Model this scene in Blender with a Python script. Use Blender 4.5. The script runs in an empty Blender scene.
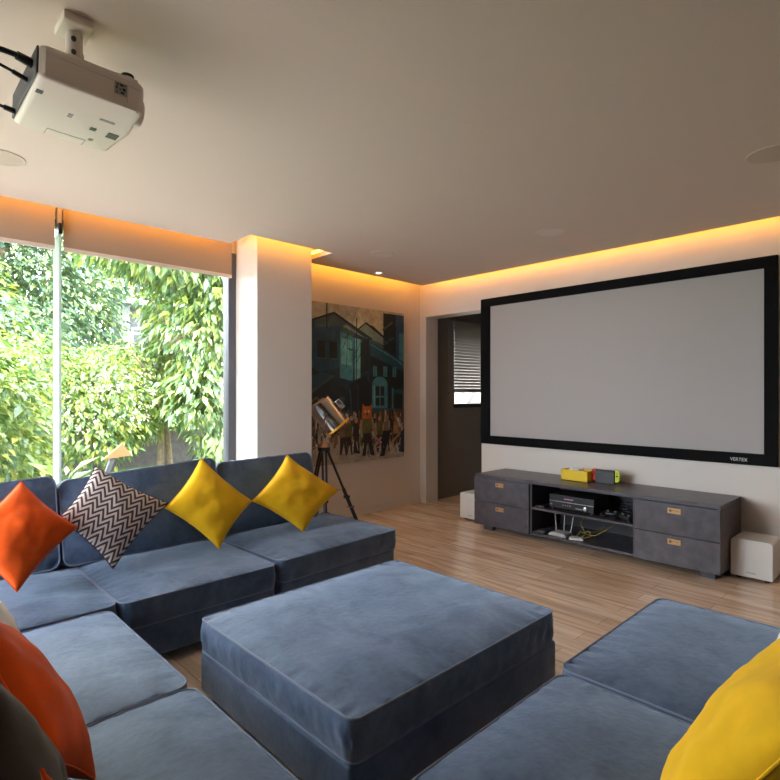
import bpy, bmesh, math, random
from mathutils import Vector, Matrix, noise
random.seed(7)
PI = math.pi
SC = bpy.context.scene
COL = SC.collection

# ------------------------------------------------------------------ camera
CAM_H, FPX, YAW = 1.36, 540.0, math.radians(43.94)
cd = bpy.data.cameras.new('camera'); cam = bpy.data.objects.new('camera', cd); COL.objects.link(cam)
cam.location = (0, 0, CAM_H); cam.rotation_euler = (PI/2, 0, -YAW)
cd.sensor_width = 36; cd.lens = FPX/780*36; cd.shift_y = 3/780; cd.clip_start = .02; cd.clip_end = 300
SC.camera = cam
FW = Vector((math.sin(YAW), math.cos(YAW), 0)); RT = Vector((math.cos(YAW), -math.sin(YAW), 0))

def ray(px, py): return FW + RT*((px-390)/FPX) + Vector((0, 0, (393-py)/FPX))
def at_y(px, py, y): v = ray(px, py); return Vector((0, 0, CAM_H)) + v*(y/v.y)
def at_x(px, py, x): v = ray(px, py); return Vector((0, 0, CAM_H)) + v*(x/v.x)
def at_z(px, py, z): v = ray(px, py); return Vector((0, 0, CAM_H)) + v*((z-CAM_H)/v.z)
def at_plane(px, py, p, n): v = ray(px, py); o = Vector((0, 0, CAM_H)); return o + v*((p-o).dot(n)/v.dot(n))

# ------------------------------------------------------------------ materials
def nt(m): return m.node_tree.nodes, m.node_tree.links
def mat(name, col, rough=.5, metal=0, var=0, scale=8, bump=0, bscale=200, sheen=0, spec=.5, coat=0):
    m = bpy.data.materials.new(name); m.use_nodes = True; N, L = nt(m); b = N['Principled BSDF']
    c = (*col, 1)
    b.inputs['Base Color'].default_value = c; b.inputs['Roughness'].default_value = rough
    b.inputs['Metallic'].default_value = metal; b.inputs['Specular IOR Level'].default_value = spec
    if sheen:
        b.inputs['Sheen Weight'].default_value = sheen; b.inputs['Sheen Roughness'].default_value = .45
        b.inputs['Sheen Tint'].default_value = (.62, .78, 1, 1) if spec > .5 else (1, .95, .9, 1)
    if coat: b.inputs['Coat Weight'].default_value = coat
    tc = N.new('ShaderNodeTexCoord')
    if var:
        t = N.new('ShaderNodeTexNoise'); t.inputs['Scale'].default_value = scale; t.inputs['Detail'].default_value = 5
        L.new(tc.outputs['Object'], t.inputs['Vector'])
        r = N.new('ShaderNodeValToRGB'); r.color_ramp.elements[0].position = .3; r.color_ramp.elements[1].position = .7
        r.color_ramp.elements[0].color = (*[x*(1-var) for x in col], 1); r.color_ramp.elements[1].color = (*[min(1, x*(1+var)) for x in col], 1)
        L.new(t.outputs['Fac'], r.inputs['Fac']); L.new(r.outputs['Color'], b.inputs['Base Color'])
    if bump:
        t = N.new('ShaderNodeTexNoise'); t.inputs['Scale'].default_value = bscale; t.inputs['Detail'].default_value = 3
        L.new(tc.outputs['Object'], t.inputs['Vector'])
        bp = N.new('ShaderNodeBump'); bp.inputs['Strength'].default_value = bump; bp.inputs['Distance'].default_value = .002
        L.new(t.outputs['Fac'], bp.inputs['Height']); L.new(bp.outputs['Normal'], b.inputs['Normal'])
    return m
def emit(name, col, s):
    m = bpy.data.materials.new(name); m.use_nodes = True; N, L = nt(m); N.remove(N['Principled BSDF'])
    e = N.new('ShaderNodeEmission'); e.inputs['Color'].default_value = (*col, 1); e.inputs['Strength'].default_value = s
    L.new(e.outputs[0], N['Material Output'].inputs['Surface']); return m

M = {}
M['wall'] = mat('wall_paint', (.75, .69, .64), .48, bump=.08, bscale=150)
M['ceil'] = mat('ceiling_paint', (.72, .615, .555), .8, bump=.08, bscale=150)
M['wall_dark'] = mat('rear_wall_bounce_absorber', (.09, .08, .07), .8)  # unseen rear walls made near-black to cut bounce light in the room
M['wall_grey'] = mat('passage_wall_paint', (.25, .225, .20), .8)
def velvet():
    m = mat('blue_grey_velvet', (.047, .078, .145), .55, sheen=.5, spec=.75); N, L = nt(m); b = N['Principled BSDF']
    tc = N.new('ShaderNodeTexCoord')
    def ns(sc, det, dist=0):
        t = N.new('ShaderNodeTexNoise'); t.inputs['Scale'].default_value = sc; t.inputs['Detail'].default_value = det; t.inputs['Distortion'].default_value = dist
        L.new(tc.outputs['Object'], t.inputs['Vector']); return t.outputs['Fac']
    a = ns(5.5, 6, .8); c = ns(45, 3); f = ns(420, 2)
    def mr(x, lo, hi, f0=.3, f1=.7):
        n = N.new('ShaderNodeMapRange'); n.inputs[1].default_value = f0; n.inputs[2].default_value = f1; n.inputs[3].default_value = lo; n.inputs[4].default_value = hi
        L.new(x, n.inputs[0]); return n.outputs[0]
    ad = N.new('ShaderNodeMath'); ad.operation = 'MULTIPLY_ADD'; ad.inputs[1].default_value = .45; L.new(c, ad.inputs[0]); L.new(mr(a, 0, .55), ad.inputs[2])
    r = N.new('ShaderNodeValToRGB'); r.color_ramp.elements[0].position = .15; r.color_ramp.elements[1].position = .85
    r.color_ramp.elements[0].color = (.034, .058, .112, 1); r.color_ramp.elements[1].color = (.066, .104, .185, 1); L.new(ad.outputs[0], r.inputs[0]); L.new(r.outputs[0], b.inputs['Base Color'])
    L.new(mr(ad.outputs[0], .45, 1.0, .15, .85), b.inputs['Specular IOR Level']); b.inputs['Specular Tint'].default_value = (.72, .86, 1, 1)
    L.new(mr(ad.outputs[0], .35, .65, .15, .85), b.inputs['Sheen Weight'])
    bp = N.new('ShaderNodeBump'); bp.inputs['Strength'].default_value = .35; bp.inputs['Distance'].default_value = .002; L.new(f, bp.inputs['Height'])
    b2 = N.new('ShaderNodeBump'); b2.inputs['Strength'].default_value = .25; b2.inputs['Distance'].default_value = .006; L.new(c, b2.inputs['Height']); L.new(b2.outputs[0], bp.inputs['Normal']); L.new(bp.outputs[0], b.inputs['Normal'])
    return m
M['velvet'] = velvet()
M['velvet_dark'] = mat('velvet_piping', (.15, .19, .28), .8, bump=.2, bscale=500, sheen=.3, spec=.2)
M['foot'] = mat('dark_foot', (.02, .02, .02), .5)
M['yellow'] = mat('mustard_yellow_linen', (.88, .50, .012), .85, var=.10, scale=9, bump=.35, bscale=420, sheen=.15, spec=.15)
M['orange'] = mat('burnt_orange_linen', (.72, .085, .006), .85, var=.14, scale=9, bump=.35, bscale=420, sheen=.12, spec=.15)
M['cream'] = mat('cream_linen', (.72, .66, .60), .85, var=.06, bump=.3, bscale=420)
M['charcoal'] = mat('charcoal_velvet', (.055, .05, .052), .8, var=.2, scale=10, bump=.3, bscale=420, sheen=.3, spec=.2)
M['cabinet'] = mat('dark_slate_laminate', (.075, .066, .082), .34, var=.28, scale=14, bump=.15, bscale=90)
M['cab_in'] = mat('dark_cabinet_lining', (.05, .046, .055), .55, var=.15, scale=14)
M['brass'] = mat('aged_brass', (.52, .31, .14), .4, metal=.55)
M['brass_dark'] = mat('dark_brass_recess', (.16, .08, .04), .5, metal=.3)
M['black'] = mat('black_velvet_border', (.006, .006, .007), .85, spec=.15)
M['blackp'] = mat('black_plastic', (.012, .012, .013), .4)
M['blackmat'] = mat('matt_black', (.012, .011, .011), .55)
M['screen'] = mat('grey_screen_fabric', (.46, .44, .435), .85, spec=.2)
M['white'] = mat('white_plastic', (.80, .78, .75), .35)
M['white_gloss'] = mat('white_lacquer', (.85, .84, .82), .3, coat=.3)
M['projw'] = mat('projector_white', (.74, .66, .59), .45)
M['chrome'] = mat('chrome', (.62, .58, .55), .18, metal=1)
M['copper'] = mat('copper', (.60, .36, .24), .25, metal=1)
M['gold'] = mat('polished_brass_rim', (.95, .52, .06), .3, metal=.7)
M['ybox'] = mat('yellow_card', (.88, .60, .01), .5)
M['tissue'] = mat('white_tissue', (.85, .83, .80), .9)
M['red'] = mat('red_plastic', (.80, .03, .02), .4)
M['neon'] = mat('neon_yellow_plastic', (.72, .82, .01), .4)
M['dock'] = mat('dark_grey_dock', (.05, .052, .06), .5)
M['display'] = emit('receiver_display', (.75, .45, .75), .55)
M['silver'] = mat('silver_trim', (.6, .6, .62), .3, metal=.8)
M['greyp'] = mat('grey_label', (.33, .31, .30), .6)
M['ycable'] = mat('yellow_cable', (.50, .36, .08), .5)  # yellow darkened for the shade inside the cabinet
M['router'] = mat('white_plastic_dimmed', (.50, .50, .50), .45)  # white router plastic, greyed to carry the shade inside the cabinet
M['frame'] = mat('dark_bronze_aluminium', (.10, .10, .12), .45, metal=.3)
M['blindslat'] = mat('taupe_blind_slat', (.20, .17, .145), .5)
M['canvas_edge'] = mat('raw_canvas_edge', (.30, .19, .11), .8, var=.3, scale=30)
M['led'] = emit('warm_led_strip', (1.0, .42, .03), 19)
M['lampon'] = emit('lit_downlight', (1.0, .80, .50), 14)

def wood_floor():
    m = bpy.data.materials.new('oak_plank_floor'); m.use_nodes = True; N, L = nt(m); b = N['Principled BSDF']
    tc = N.new('ShaderNodeTexCoord'); mp = N.new('ShaderNodeMapping'); mp.inputs['Rotation'].default_value = (0, 0, PI/2)
    L.new(tc.outputs['Object'], mp.inputs['Vector'])
    br = N.new('ShaderNodeTexBrick'); br.inputs['Scale'].default_value = 1; br.inputs['Brick Width'].default_value = 1.05
    br.inputs['Row Height'].default_value = .14; br.inputs['Mortar Size'].default_value = .0012; br.inputs['Bias'].default_value = 0
    br.inputs['Color1'].default_value = (.74, .54, .375, 1); br.inputs['Color2'].default_value = (.92, .75, .58, 1); br.inputs['Mortar'].default_value = (.26, .16, .09, 1)
    br.offset = .37; L.new(mp.outputs[0], br.inputs['Vector'])
    m2 = N.new('ShaderNodeMapping'); m2.inputs['Scale'].default_value = (15, 1.3, 1); L.new(tc.outputs['Object'], m2.inputs['Vector'])
    n1 = N.new('ShaderNodeTexNoise'); n1.inputs['Scale'].default_value = 1.6; n1.inputs['Detail'].default_value = 7; n1.inputs['Distortion'].default_value = .6
    L.new(m2.outputs[0], n1.inputs['Vector'])
    rp = N.new('ShaderNodeValToRGB'); rp.color_ramp.elements[0].position = .33; rp.color_ramp.elements[0].color = (.55, .50, .46, 1)
    rp.color_ramp.elements[1].position = .62; rp.color_ramp.elements[1].color = (1.15, 1.1, 1.05, 1); L.new(n1.outputs['Fac'], rp.inputs['Fac'])
    mx = N.new('ShaderNodeMix'); mx.data_type = 'RGBA'; mx.blend_type = 'MULTIPLY'; mx.inputs[0].default_value = .62
    L.new(br.outputs['Color'], mx.inputs[6]); L.new(rp.outputs['Color'], mx.inputs[7]); L.new(mx.outputs[2], b.inputs['Base Color'])
    b.inputs['Roughness'].default_value = .27; b.inputs['Specular IOR Level'].default_value = .6; b.inputs['Coat Weight'].default_value = .25; b.inputs['Coat Roughness'].default_value = .2
    bp = N.new('ShaderNodeBump'); bp.inputs['Strength'].default_value = .15; bp.inputs['Distance'].default_value = .002
    L.new(n1.outputs['Fac'], bp.inputs['Height']); L.new(bp.outputs['Normal'], b.inputs['Normal'])
    return m
M['floor'] = wood_floor()

def glass_mat(name, tint, gl):
    m = bpy.data.materials.new(name); m.use_nodes = True; N, L = nt(m); N.remove(N['Principled BSDF'])
    t = N.new('ShaderNodeBsdfTransparent'); t.inputs['Color'].default_value = (*tint, 1)
    g = N.new('ShaderNodeBsdfGlossy'); g.inputs['Roughness'].default_value = .02
    f = N.new('ShaderNodeFresnel'); f.inputs['IOR'].default_value = 1.45
    mu = N.new('ShaderNodeMath'); mu.operation = 'MULTIPLY'; mu.inputs[1].default_value = gl; L.new(f.outputs[0], mu.inputs[0])
    s = N.new('ShaderNodeMixShader'); L.new(mu.outputs[0], s.inputs[0]); L.new(t.outputs[0], s.inputs[1]); L.new(g.outputs[0], s.inputs[2])
    L.new(s.outputs[0], N['Material Output'].inputs['Surface']); return m
M['glass'] = glass_mat('window_glass', (.95, .985, .97), .7)
def fin_mat():
    m = bpy.data.materials.new('frosted_glass_edge'); m.use_nodes = True; N, L = nt(m); N.remove(N['Principled BSDF'])
    r = N.new('ShaderNodeBsdfRefraction'); r.inputs['Color'].default_value = (.95, 1, .985, 1); r.inputs['Roughness'].default_value = .55; r.inputs['IOR'].default_value = 1.12
    d = N.new('ShaderNodeBsdfDiffuse'); d.inputs['Color'].default_value = (.85, .95, .92, 1)
    s = N.new('ShaderNodeMixShader'); s.inputs[0].default_value = .25
    L.new(r.outputs[0], s.inputs[1]); L.new(d.outputs[0], s.inputs[2]); L.new(s.outputs[0], N['Material Output'].inputs['Surface']); return m
M['fin'] = fin_mat()
def fabric_blind():
    m = bpy.data.materials.new('beige_blind_fabric'); m.use_nodes = True; N, L = nt(m); N.remove(N['Principled BSDF'])
    d = N.new('ShaderNodeBsdfDiffuse'); d.inputs['Color'].default_value = (.42, .32, .24, 1)
    t = N.new('ShaderNodeBsdfTranslucent'); t.inputs['Color'].default_value = (.5, .4, .32, 1)
    s = N.new('ShaderNodeMixShader'); s.inputs[0].default_value = .04
    L.new(d.outputs[0], s.inputs[1]); L.new(t.outputs[0], s.inputs[2]); L.new(s.outputs[0], N['Material Output'].inputs['Surface']); return m
M['blind'] = fabric_blind()
def leaf_mat(name, a, b_, c):
    m = bpy.data.materials.new(name); m.use_nodes = True; N, L = nt(m); N.remove(N['Principled BSDF'])
    g = N.new('ShaderNodeNewGeometry'); r = N.new('ShaderNodeValToRGB')
    e = r.color_ramp.elements; e[0].color = (*a, 1); e[1].color = (*c, 1); k = e.new(.55); k.color = (*b_, 1)
    L.new(g.outputs['Random Per Island'], r.inputs['Fac'])
    d = N.new('ShaderNodeBsdfDiffuse'); t = N.new('ShaderNodeBsdfTranslucent'); L.new(r.outputs[0], d.inputs['Color']); L.new(r.outputs[0], t.inputs['Color'])
    s = N.new('ShaderNodeMixShader'); s.inputs[0].default_value = .4
    gl = N.new('ShaderNodeBsdfGlossy'); gl.inputs['Roughness'].default_value = .45; gl.inputs['Color'].default_value = (.9, 1, .95, 1)
    s2 = N.new('ShaderNodeMixShader'); s2.inputs[0].default_value = .07
    L.new(d.outputs[0], s.inputs[1]); L.new(t.outputs[0], s.inputs[2]); L.new(s.outputs[0], s2.inputs[1]); L.new(gl.outputs[0], s2.inputs[2])
    L.new(s2.outputs[0], N['Material Output'].inputs['Surface']); return m
M['leafA'] = leaf_mat('broad_green_leaf', (.040, .095, .03), (.13, .22, .045), (.34, .38, .06))
M['leafB'] = leaf_mat('bright_shrub_leaf', (.045, .11, .03), (.16, .25, .045), (.38, .38, .06))
M['leafC'] = leaf_mat('blue_green_leaf', (.035, .085, .055), (.10, .17, .075), (.25, .30, .10))
M['trunk'] = mat('pale_bark', (.30, .22, .15), .9, var=.3, scale=12)
M['soil'] = mat('dark_bed_soil', (.13, .11, .11), .95, var=.2)  # dark greyish tone of the low bed wall
M['concrete'] = mat('pale_concrete', (.16, .16, .17), .9, var=.1)
M['tan'] = mat('tan_board', (.20, .105, .04), .8)
M['paving'] = mat('pale_paving', (.50, .43, .39), .9)
def lawn():
    m = mat('lawn_grass', (.07, .11, .03), .95, var=.35, scale=3); return m
M['lawn'] = lawn()

def chevron():
    m = bpy.data.materials.new('chevron_weave'); m.use_nodes = True; N, L = nt(m); b = N['Principled BSDF']; b.inputs['Roughness'].default_value = .9
    uv = N.new('ShaderNodeUVMap'); uv.uv_map = 'UVMap'; sp = N.new('ShaderNodeSeparateXYZ'); L.new(uv.outputs[0], sp.inputs[0])
    def mth(op, a, b2=None):
        n = N.new('ShaderNodeMath'); n.operation = op
        for i, v in enumerate((a, b2)):
            if v is None: continue
            if isinstance(v, (int, float)): n.inputs[i].default_value = v
            else: L.new(v, n.inputs[i])
        return n.outputs[0]
    tri = mth('PINGPONG', mth('MULTIPLY', sp.outputs[0], 13.0), 1.0)
    ph = mth('ADD', mth('MULTIPLY', sp.outputs[1], 10.5), mth('MULTIPLY', tri, 1.25))
    st = mth('GREATER_THAN', mth('FRACT', ph), .5)
    mx = N.new('ShaderNodeMix'); mx.data_type = 'RGBA'; L.new(st, mx.inputs[0])
    mx.inputs[6].default_value = (.075, .045, .05, 1); mx.inputs[7].default_value = (.66, .57, .53, 1)
    L.new(mx.outputs[2], b.inputs['Base Color']); return m
M['chevron'] = chevron()
def spotted():
    m = bpy.data.materials.new('white_spotted_weave'); m.use_nodes = True; N, L = nt(m); b = N['Principled BSDF']; b.inputs['Roughness'].default_value = .9
    uv = N.new('ShaderNodeUVMap'); uv.uv_map = 'UVMap'
    v = N.new('ShaderNodeTexVoronoi'); v.inputs['Scale'].default_value = 16; v.inputs['Randomness'].default_value = .3; L.new(uv.outputs[0], v.inputs['Vector'])
    r = N.new('ShaderNodeValToRGB'); r.color_ramp.interpolation = 'CONSTANT'; r.color_ramp.elements[0].color = (.02, .02, .03, 1)
    r.color_ramp.elements[1].position = .28; r.color_ramp.elements[1].color = (.75, .70, .66, 1)
    L.new(v.outputs['Distance'], r.inputs['Fac']); L.new(r.outputs[0], b.inputs['Base Color']); return m
M['spotted'] = spotted()

# ------------------------------------------------------------------ mesh helpers
class MB:
    def __init__(s): s.v = []; s.f = []; s.mi = []; s.uv = None
    def add(s, vs, fs, mi=0):
        o = len(s.v); s.v += [tuple(p) for p in vs]; s.f += [tuple(i+o for i in f) for f in fs]; s.mi += [mi]*len(fs); return s
    def box(s, x0, x1, y0, y1, z0, z1, mi=0, bev=0, M4=None):
        if bev:
            bm = bmesh.new(); bmesh.ops.create_cube(bm, size=1)
            for v in bm.verts: v.co = Vector(((x0+x1)/2+v.co.x*(x1-x0), (y0+y1)/2+v.co.y*(y1-y0), (z0+z1)/2+v.co.z*(z1-z0)))
            bmesh.ops.bevel(bm, geom=bm.edges[:], offset=bev, segments=3, affect='EDGES', profile=.5)
            bm.verts.index_update(); vs = [v.co.copy() for v in bm.verts]; fs = [[v.index for v in f.verts] for f in bm.faces]; bm.free()
        else:
            vs = [Vector(p) for p in ((x0,y0,z0),(x1,y0,z0),(x1,y1,z0),(x0,y1,z0),(x0,y0,z1),(x1,y0,z1),(x1,y1,z1),(x0,y1,z1))]
            fs = [(0,3,2,1),(4,5,6,7),(0,1,5,4),(1,2,6,5),(2,3,7,6),(3,0,4,7)]
        if M4 is not None: vs = [M4@v for v in vs]
        return s.add(vs, fs, mi)
    def cone(s, a, b, r0, r1, n=20, mi=0, cap=True):
        a, b = Vector(a), Vector(b); d = (b-a).normalized(); u = d.orthogonal().normalized(); w = d.cross(u)
        vs = []
        for p, r in ((a, r0), (b, r1)):
            for i in range(n): t = 2*PI*i/n; vs.append(p+(u*math.cos(t)+w*math.sin(t))*r)
        fs = [(i, (i+1) % n, n+(i+1) % n, n+i) for i in range(n)]
        if cap: fs += [tuple(range(n-1, -1, -1)), tuple(range(n, 2*n))]
        return s.add(vs, fs, mi)
    def lathe(s, a, d, prof, n=28, mi=0):
        a = Vector(a); d = Vector(d).normalized(); u = d.orthogonal().normalized(); w = d.cross(u); vs = []; fs = []
        for (h, r) in prof:
            for i in range(n): t = 2*PI*i/n; vs.append(a+d*h+(u*math.cos(t)+w*math.sin(t))*max(r, 1e-4))
        for k in range(len(prof)-1):
            for i in range(n): j = (i+1) % n; fs.append((k*n+i, k*n+j, (k+1)*n+j, (k+1)*n+i))
        return s.add(vs, fs, mi)
    def tube(s, pts, r, n=8, mi=0, closed=False):
        pts = [Vector(p) for p in pts]; m = len(pts); vs = []; fs = []; prev = None
        for i, p in enumerate(pts):
            t = (pts[(i+1) % m]-pts[i-1]) if (closed or 0 < i < m-1) else (pts[1]-pts[0] if i == 0 else pts[-1]-pts[-2])
            t.normalize()
            u = (t.orthogonal() if prev is None else prev-t*prev.dot(t)).normalized(); prev = u; w = t.cross(u)
            rr = r[i] if isinstance(r, (list, tuple)) else r
            for k in range(n): a = 2*PI*k/n; vs.append(p+(u*math.cos(a)+w*math.sin(a))*rr)
        for i in range(m if closed else m-1):
            j = (i+1) % m
            for k in range(n): l = (k+1) % n; fs.append((i*n+k, i*n+l, j*n+l, j*n+k))
        if not closed: fs += [tuple(range(n-1, -1, -1)), tuple(range((m-1)*n, m*n))]
        return s.add(vs, fs, mi)
    def prism(s, poly, axis, a0, a1, mi=0):
        # poly: list of 2-D points in the plane normal to axis
        def P(p, a): return {'x': (a, p[0], p[1]), 'y': (p[0], a, p[1]), 'z': (p[0], p[1], a)}[axis]
        n = len(poly); vs = [P(p, a0) for p in poly]+[P(p, a1) for p in poly]
        fs = [tuple(range(n-1, -1, -1)), tuple(range(n, 2*n))]+[(i, (i+1) % n, n+(i+1) % n, n+i) for i in range(n)]
        return s.add(vs, fs, mi)
    def build(s, name, mats, parent=None, smooth=False, loc=None, ang=None):
        me = bpy.data.meshes.new(name)
        o3 = Vector(loc) if loc is not None else (Vector(parent['_o']) if parent is not None and '_o' in parent else Vector((0, 0, 0)))
        me.from_pydata([tuple(Vector(p)-o3) for p in s.v], [], s.f)
        for m in (mats if isinstance(mats, (list, tuple)) else [mats]): me.materials.append(m)
        me.polygons.foreach_set('material_index', s.mi)
        bm = bmesh.new(); bm.from_mesh(me)
        if len(s.f) < 60000: bmesh.ops.recalc_face_normals(bm, faces=bm.faces[:])
        if smooth:
            for f in bm.faces: f.smooth = True
            for e in bm.edges:
                if len(e.link_faces) == 2 and e.calc_face_angle(0) > (ang or math.radians(38)): e.smooth = False
        bm.to_mesh(me); bm.free()
        if s.uv:
            ul = me.uv_layers.new(name='UVMap')
            for lp in me.loops: ul.data[lp.index].uv = s.uv[lp.vertex_index]
        o = bpy.data.objects.new(name, me); COL.objects.link(o)
        if parent is not None: o.parent = parent
        else: o.location = o3
        if parent is not None and '_o' in parent: o['_o'] = parent['_o']
        elif loc is not None: o['_o'] = list(o3)
        return o
def tag(o, label=None, cat=None, group=None, kind=None):
    if label: o['label'] = label
    if cat: o['category'] = cat
    if group: o['group'] = group
    if kind: o['kind'] = kind
    return o
def thing(name, label, cat, loc=(0, 0, 0), group=None):
    o = bpy.data.objects.new(name, None); COL.objects.link(o); o.location = loc; o['_o'] = list(loc); o.empty_display_size = .05
    return tag(o, label, cat, group)
def struct(mb, name, m, parent=None, **k):
    o = mb.build(name, m, parent, **k)
    if parent is None: o['kind'] = 'structure'
    return o
def B(*a, **k): return MB().box(*a, **k)

# ------------------------------------------------------------------ room shell
XT, YP, ZC = 4.931, 4.579, 2.65       # screen wall, painting wall, underside of the dropped ceiling
XL, YB, ZR = -1.30, -4.6, 2.86
struct(B(XL-.2, 7.2, YB-.2, 4.9, -.12, 0), 'floor', M['floor'])
# dropped ceiling with the notch round the column
edge = [(XL, 4.305), (2.235, 4.305), (2.235, 3.953), (3.07, 3.953), (3.07, 4.40), (4.78, 4.40), (4.78, YB), (XL, YB)]
struct(MB().prism(edge, 'z', ZC, ZC+.045), 'ceiling', M['ceil'])
struct(B(XL-.25, 7.2, YB-.25, 5.55, ZR, ZR+.15), 'ceiling_slab', M['ceil'])  # overhang past the window added to block high sky from the column reveal
# screen wall with the passage opening
w = MB(); w.box(XT, XT+.22, YB, 3.64, 0, ZR); w.box(XT, XT+.22, 3.64, 4.479, 2.293, ZR); w.box(XT, XT+.22, 4.479, YP+.2, 0, ZR)
struct(w, 'wall_screen', M['wall'])
# painting wall and column, window head
struct(B(2.96, XT, YP, YP+.2, 0, ZR), 'wall_painting', M['wall'])
struct(B(2.389, 2.96, 4.119, 4.592, 0, ZR, bev=.004), 'column', M['wall'])
struct(B(XL, 2.389, 4.50, 4.60, 2.62, ZR), 'wall_window', M['wall'])
LY0, LY1 = 2.45, 4.30
struct(B(XL-.2, XL, YB, .9, 0, ZR), 'wall_left_rear', M['wall_dark'])
w = MB(); w.box(XL-.2, XL, .9, LY0, 0, ZR); w.box(XL-.2, XL, LY0, 4.60, 2.55, ZR); w.box(XL-.2, XL, LY1, 4.60, 0, 2.55); w.box(XL-.2, XL, LY0, LY1, 0, .08)
struct(w, 'wall_left', M['wall'])
struct(B(XL-.2, XT+.22, YB-.2, YB, 0, ZR), 'wall_back', M['wall_dark'])
# passage behind the opening
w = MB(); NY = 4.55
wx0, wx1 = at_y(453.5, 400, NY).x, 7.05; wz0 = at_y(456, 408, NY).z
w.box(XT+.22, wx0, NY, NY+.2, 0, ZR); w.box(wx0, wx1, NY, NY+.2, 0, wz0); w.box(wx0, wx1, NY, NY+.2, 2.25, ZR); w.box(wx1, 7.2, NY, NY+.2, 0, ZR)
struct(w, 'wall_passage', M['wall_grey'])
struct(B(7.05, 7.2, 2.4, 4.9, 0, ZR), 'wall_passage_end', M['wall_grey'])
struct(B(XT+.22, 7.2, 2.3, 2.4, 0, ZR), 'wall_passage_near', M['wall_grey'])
# skirtings
struct(B(2.96, XT, YP-.012, YP, 0, .06), 'baseboard_painting', M['wall'])

# passage window and venetian blind
wn = thing('window_3', None, None, (wx0, NY, wz0)); wn['kind'] = 'structure'
f = MB(); fz = 1.50
f.box(wx0, wx1, NY+.03, NY+.09, wz0, wz0+.055); f.box(wx0, wx0+.055, NY+.03, NY+.09, wz0, 2.25); f.box(wx0, wx1, NY+.03, NY+.09, 2.20, 2.25)
f.build('window_frame', M['blackp'], wn)
B(wx0+.05, wx1, NY+.055, NY+.061, wz0+.05, 2.21).build('window_pane', M['glass'], wn)
bars = MB()
bars.tube([at_y(462, 402, NY+.16), at_y(464, 380, NY+.16)], .008); bars.tube([at_y(468, 404, NY+.16), at_y(474, 394, NY+.16), at_y(474, 380, NY+.16)], .010); bars.tube([at_y(455, 402, NY+.16), at_y(490, 402, NY+.16)], .008)
bars.build('window_bars', M['silver'], wn)
bl = thing('venetian_blind', 'taupe venetian blind lowered over the small window beyond the passage opening', 'blind', (wx0, NY-.06, 1.38))
s_ = MB(); bx0 = at_y(454, 330, NY-.05).x; zb = at_y(470, 392, NY-.05).z
for i in range(24):
    z = zb+.03+i*.040
    s_.box(bx0, 6.9, -.024, .024, -.0012, .0012, M4=Matrix.Translation((0, NY-.05, z)) @ Matrix.Rotation(math.radians(-43), 4, 'X'))
s_.build('slats', M['blindslat'], bl)
B(bx0-.01, 6.9, NY-.068, NY-.032, zb-.008, zb+.012).build('bottom_rail', M['blindslat'], bl)
B(bx0-.01, 6.9, NY-.075, NY-.02, 2.30, 2.35).build('head_rail', M['blindslat'], bl)
c_ = MB(); cx = at_y(449.5, 392, NY-.09)
c_.tube([(cx.x, NY-.08, 2.3), (cx.x, NY-.08, cx.z)], .003); c_.build('pull_cord', M['blindslat'], bl)
MB().lathe((cx.x, NY-.08, cx.z-.03), (0, 0, 1), [(0, .001), (.002, .012), (.02, .012), (.035, .004)], 12).build('cord_knob', M['tan'], bl)

# window wall: frame, panes, glass fin
GY = 4.535
w1 = thing('window_1', None, None, (2.3, GY, 0)); w1['kind'] = 'structure'
fr = MB(); fr.box(2.316, 2.389, GY-.045, GY+.055, 0, 2.62); fr.box(XL, 2.32, GY-.035, GY+.04, 0, .05); fr.box(XL, 2.32, GY-.035, GY+.04, 2.57, 2.62)
fr.build('window_frame', M['frame'], w1)
B(.99, 2.32, GY-.005, GY+.005, .04, 2.58).build('window_pane', M['glass'], w1)
B(XL, .975, GY-.005, GY+.005, .04, 2.58).build('window_pane', M['glass'], w1)
fin = B(.975, .990, 4.42, GY+.06, .04, 2.50, bev=.002).build('glass_fin', M['fin'], w1)
B(.969, .996, 4.405, 4.46, 2.50, 2.575, bev=.003).build('fin_clip', M['blackp'], w1)
B(.972, .993, 4.425, 4.49, 2.575, 2.70).build('fin_bracket', M['blind'], w1)
# left side window (daylight from the garden side)
w2 = thing('window_2', None, None, (XL, 3, 0)); w2['kind'] = 'structure'
f2 = MB(); ym = (LY0+LY1)/2
for (a_, b_) in ((LY0, LY0+.06), (LY1-.06, LY1), (ym-.025, ym+.025)): f2.box(XL-.1, XL-.02, a_, b_, .08, 2.55)
f2.box(XL-.1, XL-.02, LY0, LY1, 2.50, 2.55); f2.box(XL-.1, XL-.02, LY0, LY1, .08, .13)
f2.build('window_frame', M['frame'], w2)
for (a_, b_) in ((LY0+.05, ym-.02), (ym+.02, LY1-.05)): B(XL-.064, XL-.056, a_, b_, .12, 2.51).build('window_pane', M['glass'], w2)

# roller blinds at the top of the window
def roller(x0, x1, zb, label):
    t = thing('roller_blind', label, 'blind', ((x0+x1)/2, 4.45, zb), 'roller blinds at the window head')
    B(x0, x1, 4.449, 4.452, zb+.015, 2.78).build('blind_fabric', M['blind'], t)
    B(x0, x1, 4.440, 4.461, zb-.012, zb+.018, bev=.004).build('hem_bar', M['cream'], t)
    MB().cone((x0+.005, 4.474, 2.78), (x1-.005, 4.474, 2.78), .028, .028).build('roller_tube', M['cream'], t)
zb = at_y(115, 258, 4.45).z
roller(XL+.05, .955, zb, 'beige roller blind left of the glass fin, drawn down a little')
roller(1.008, 2.325, zb, 'beige roller blind between the glass fin and the column, drawn down a little')
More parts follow.
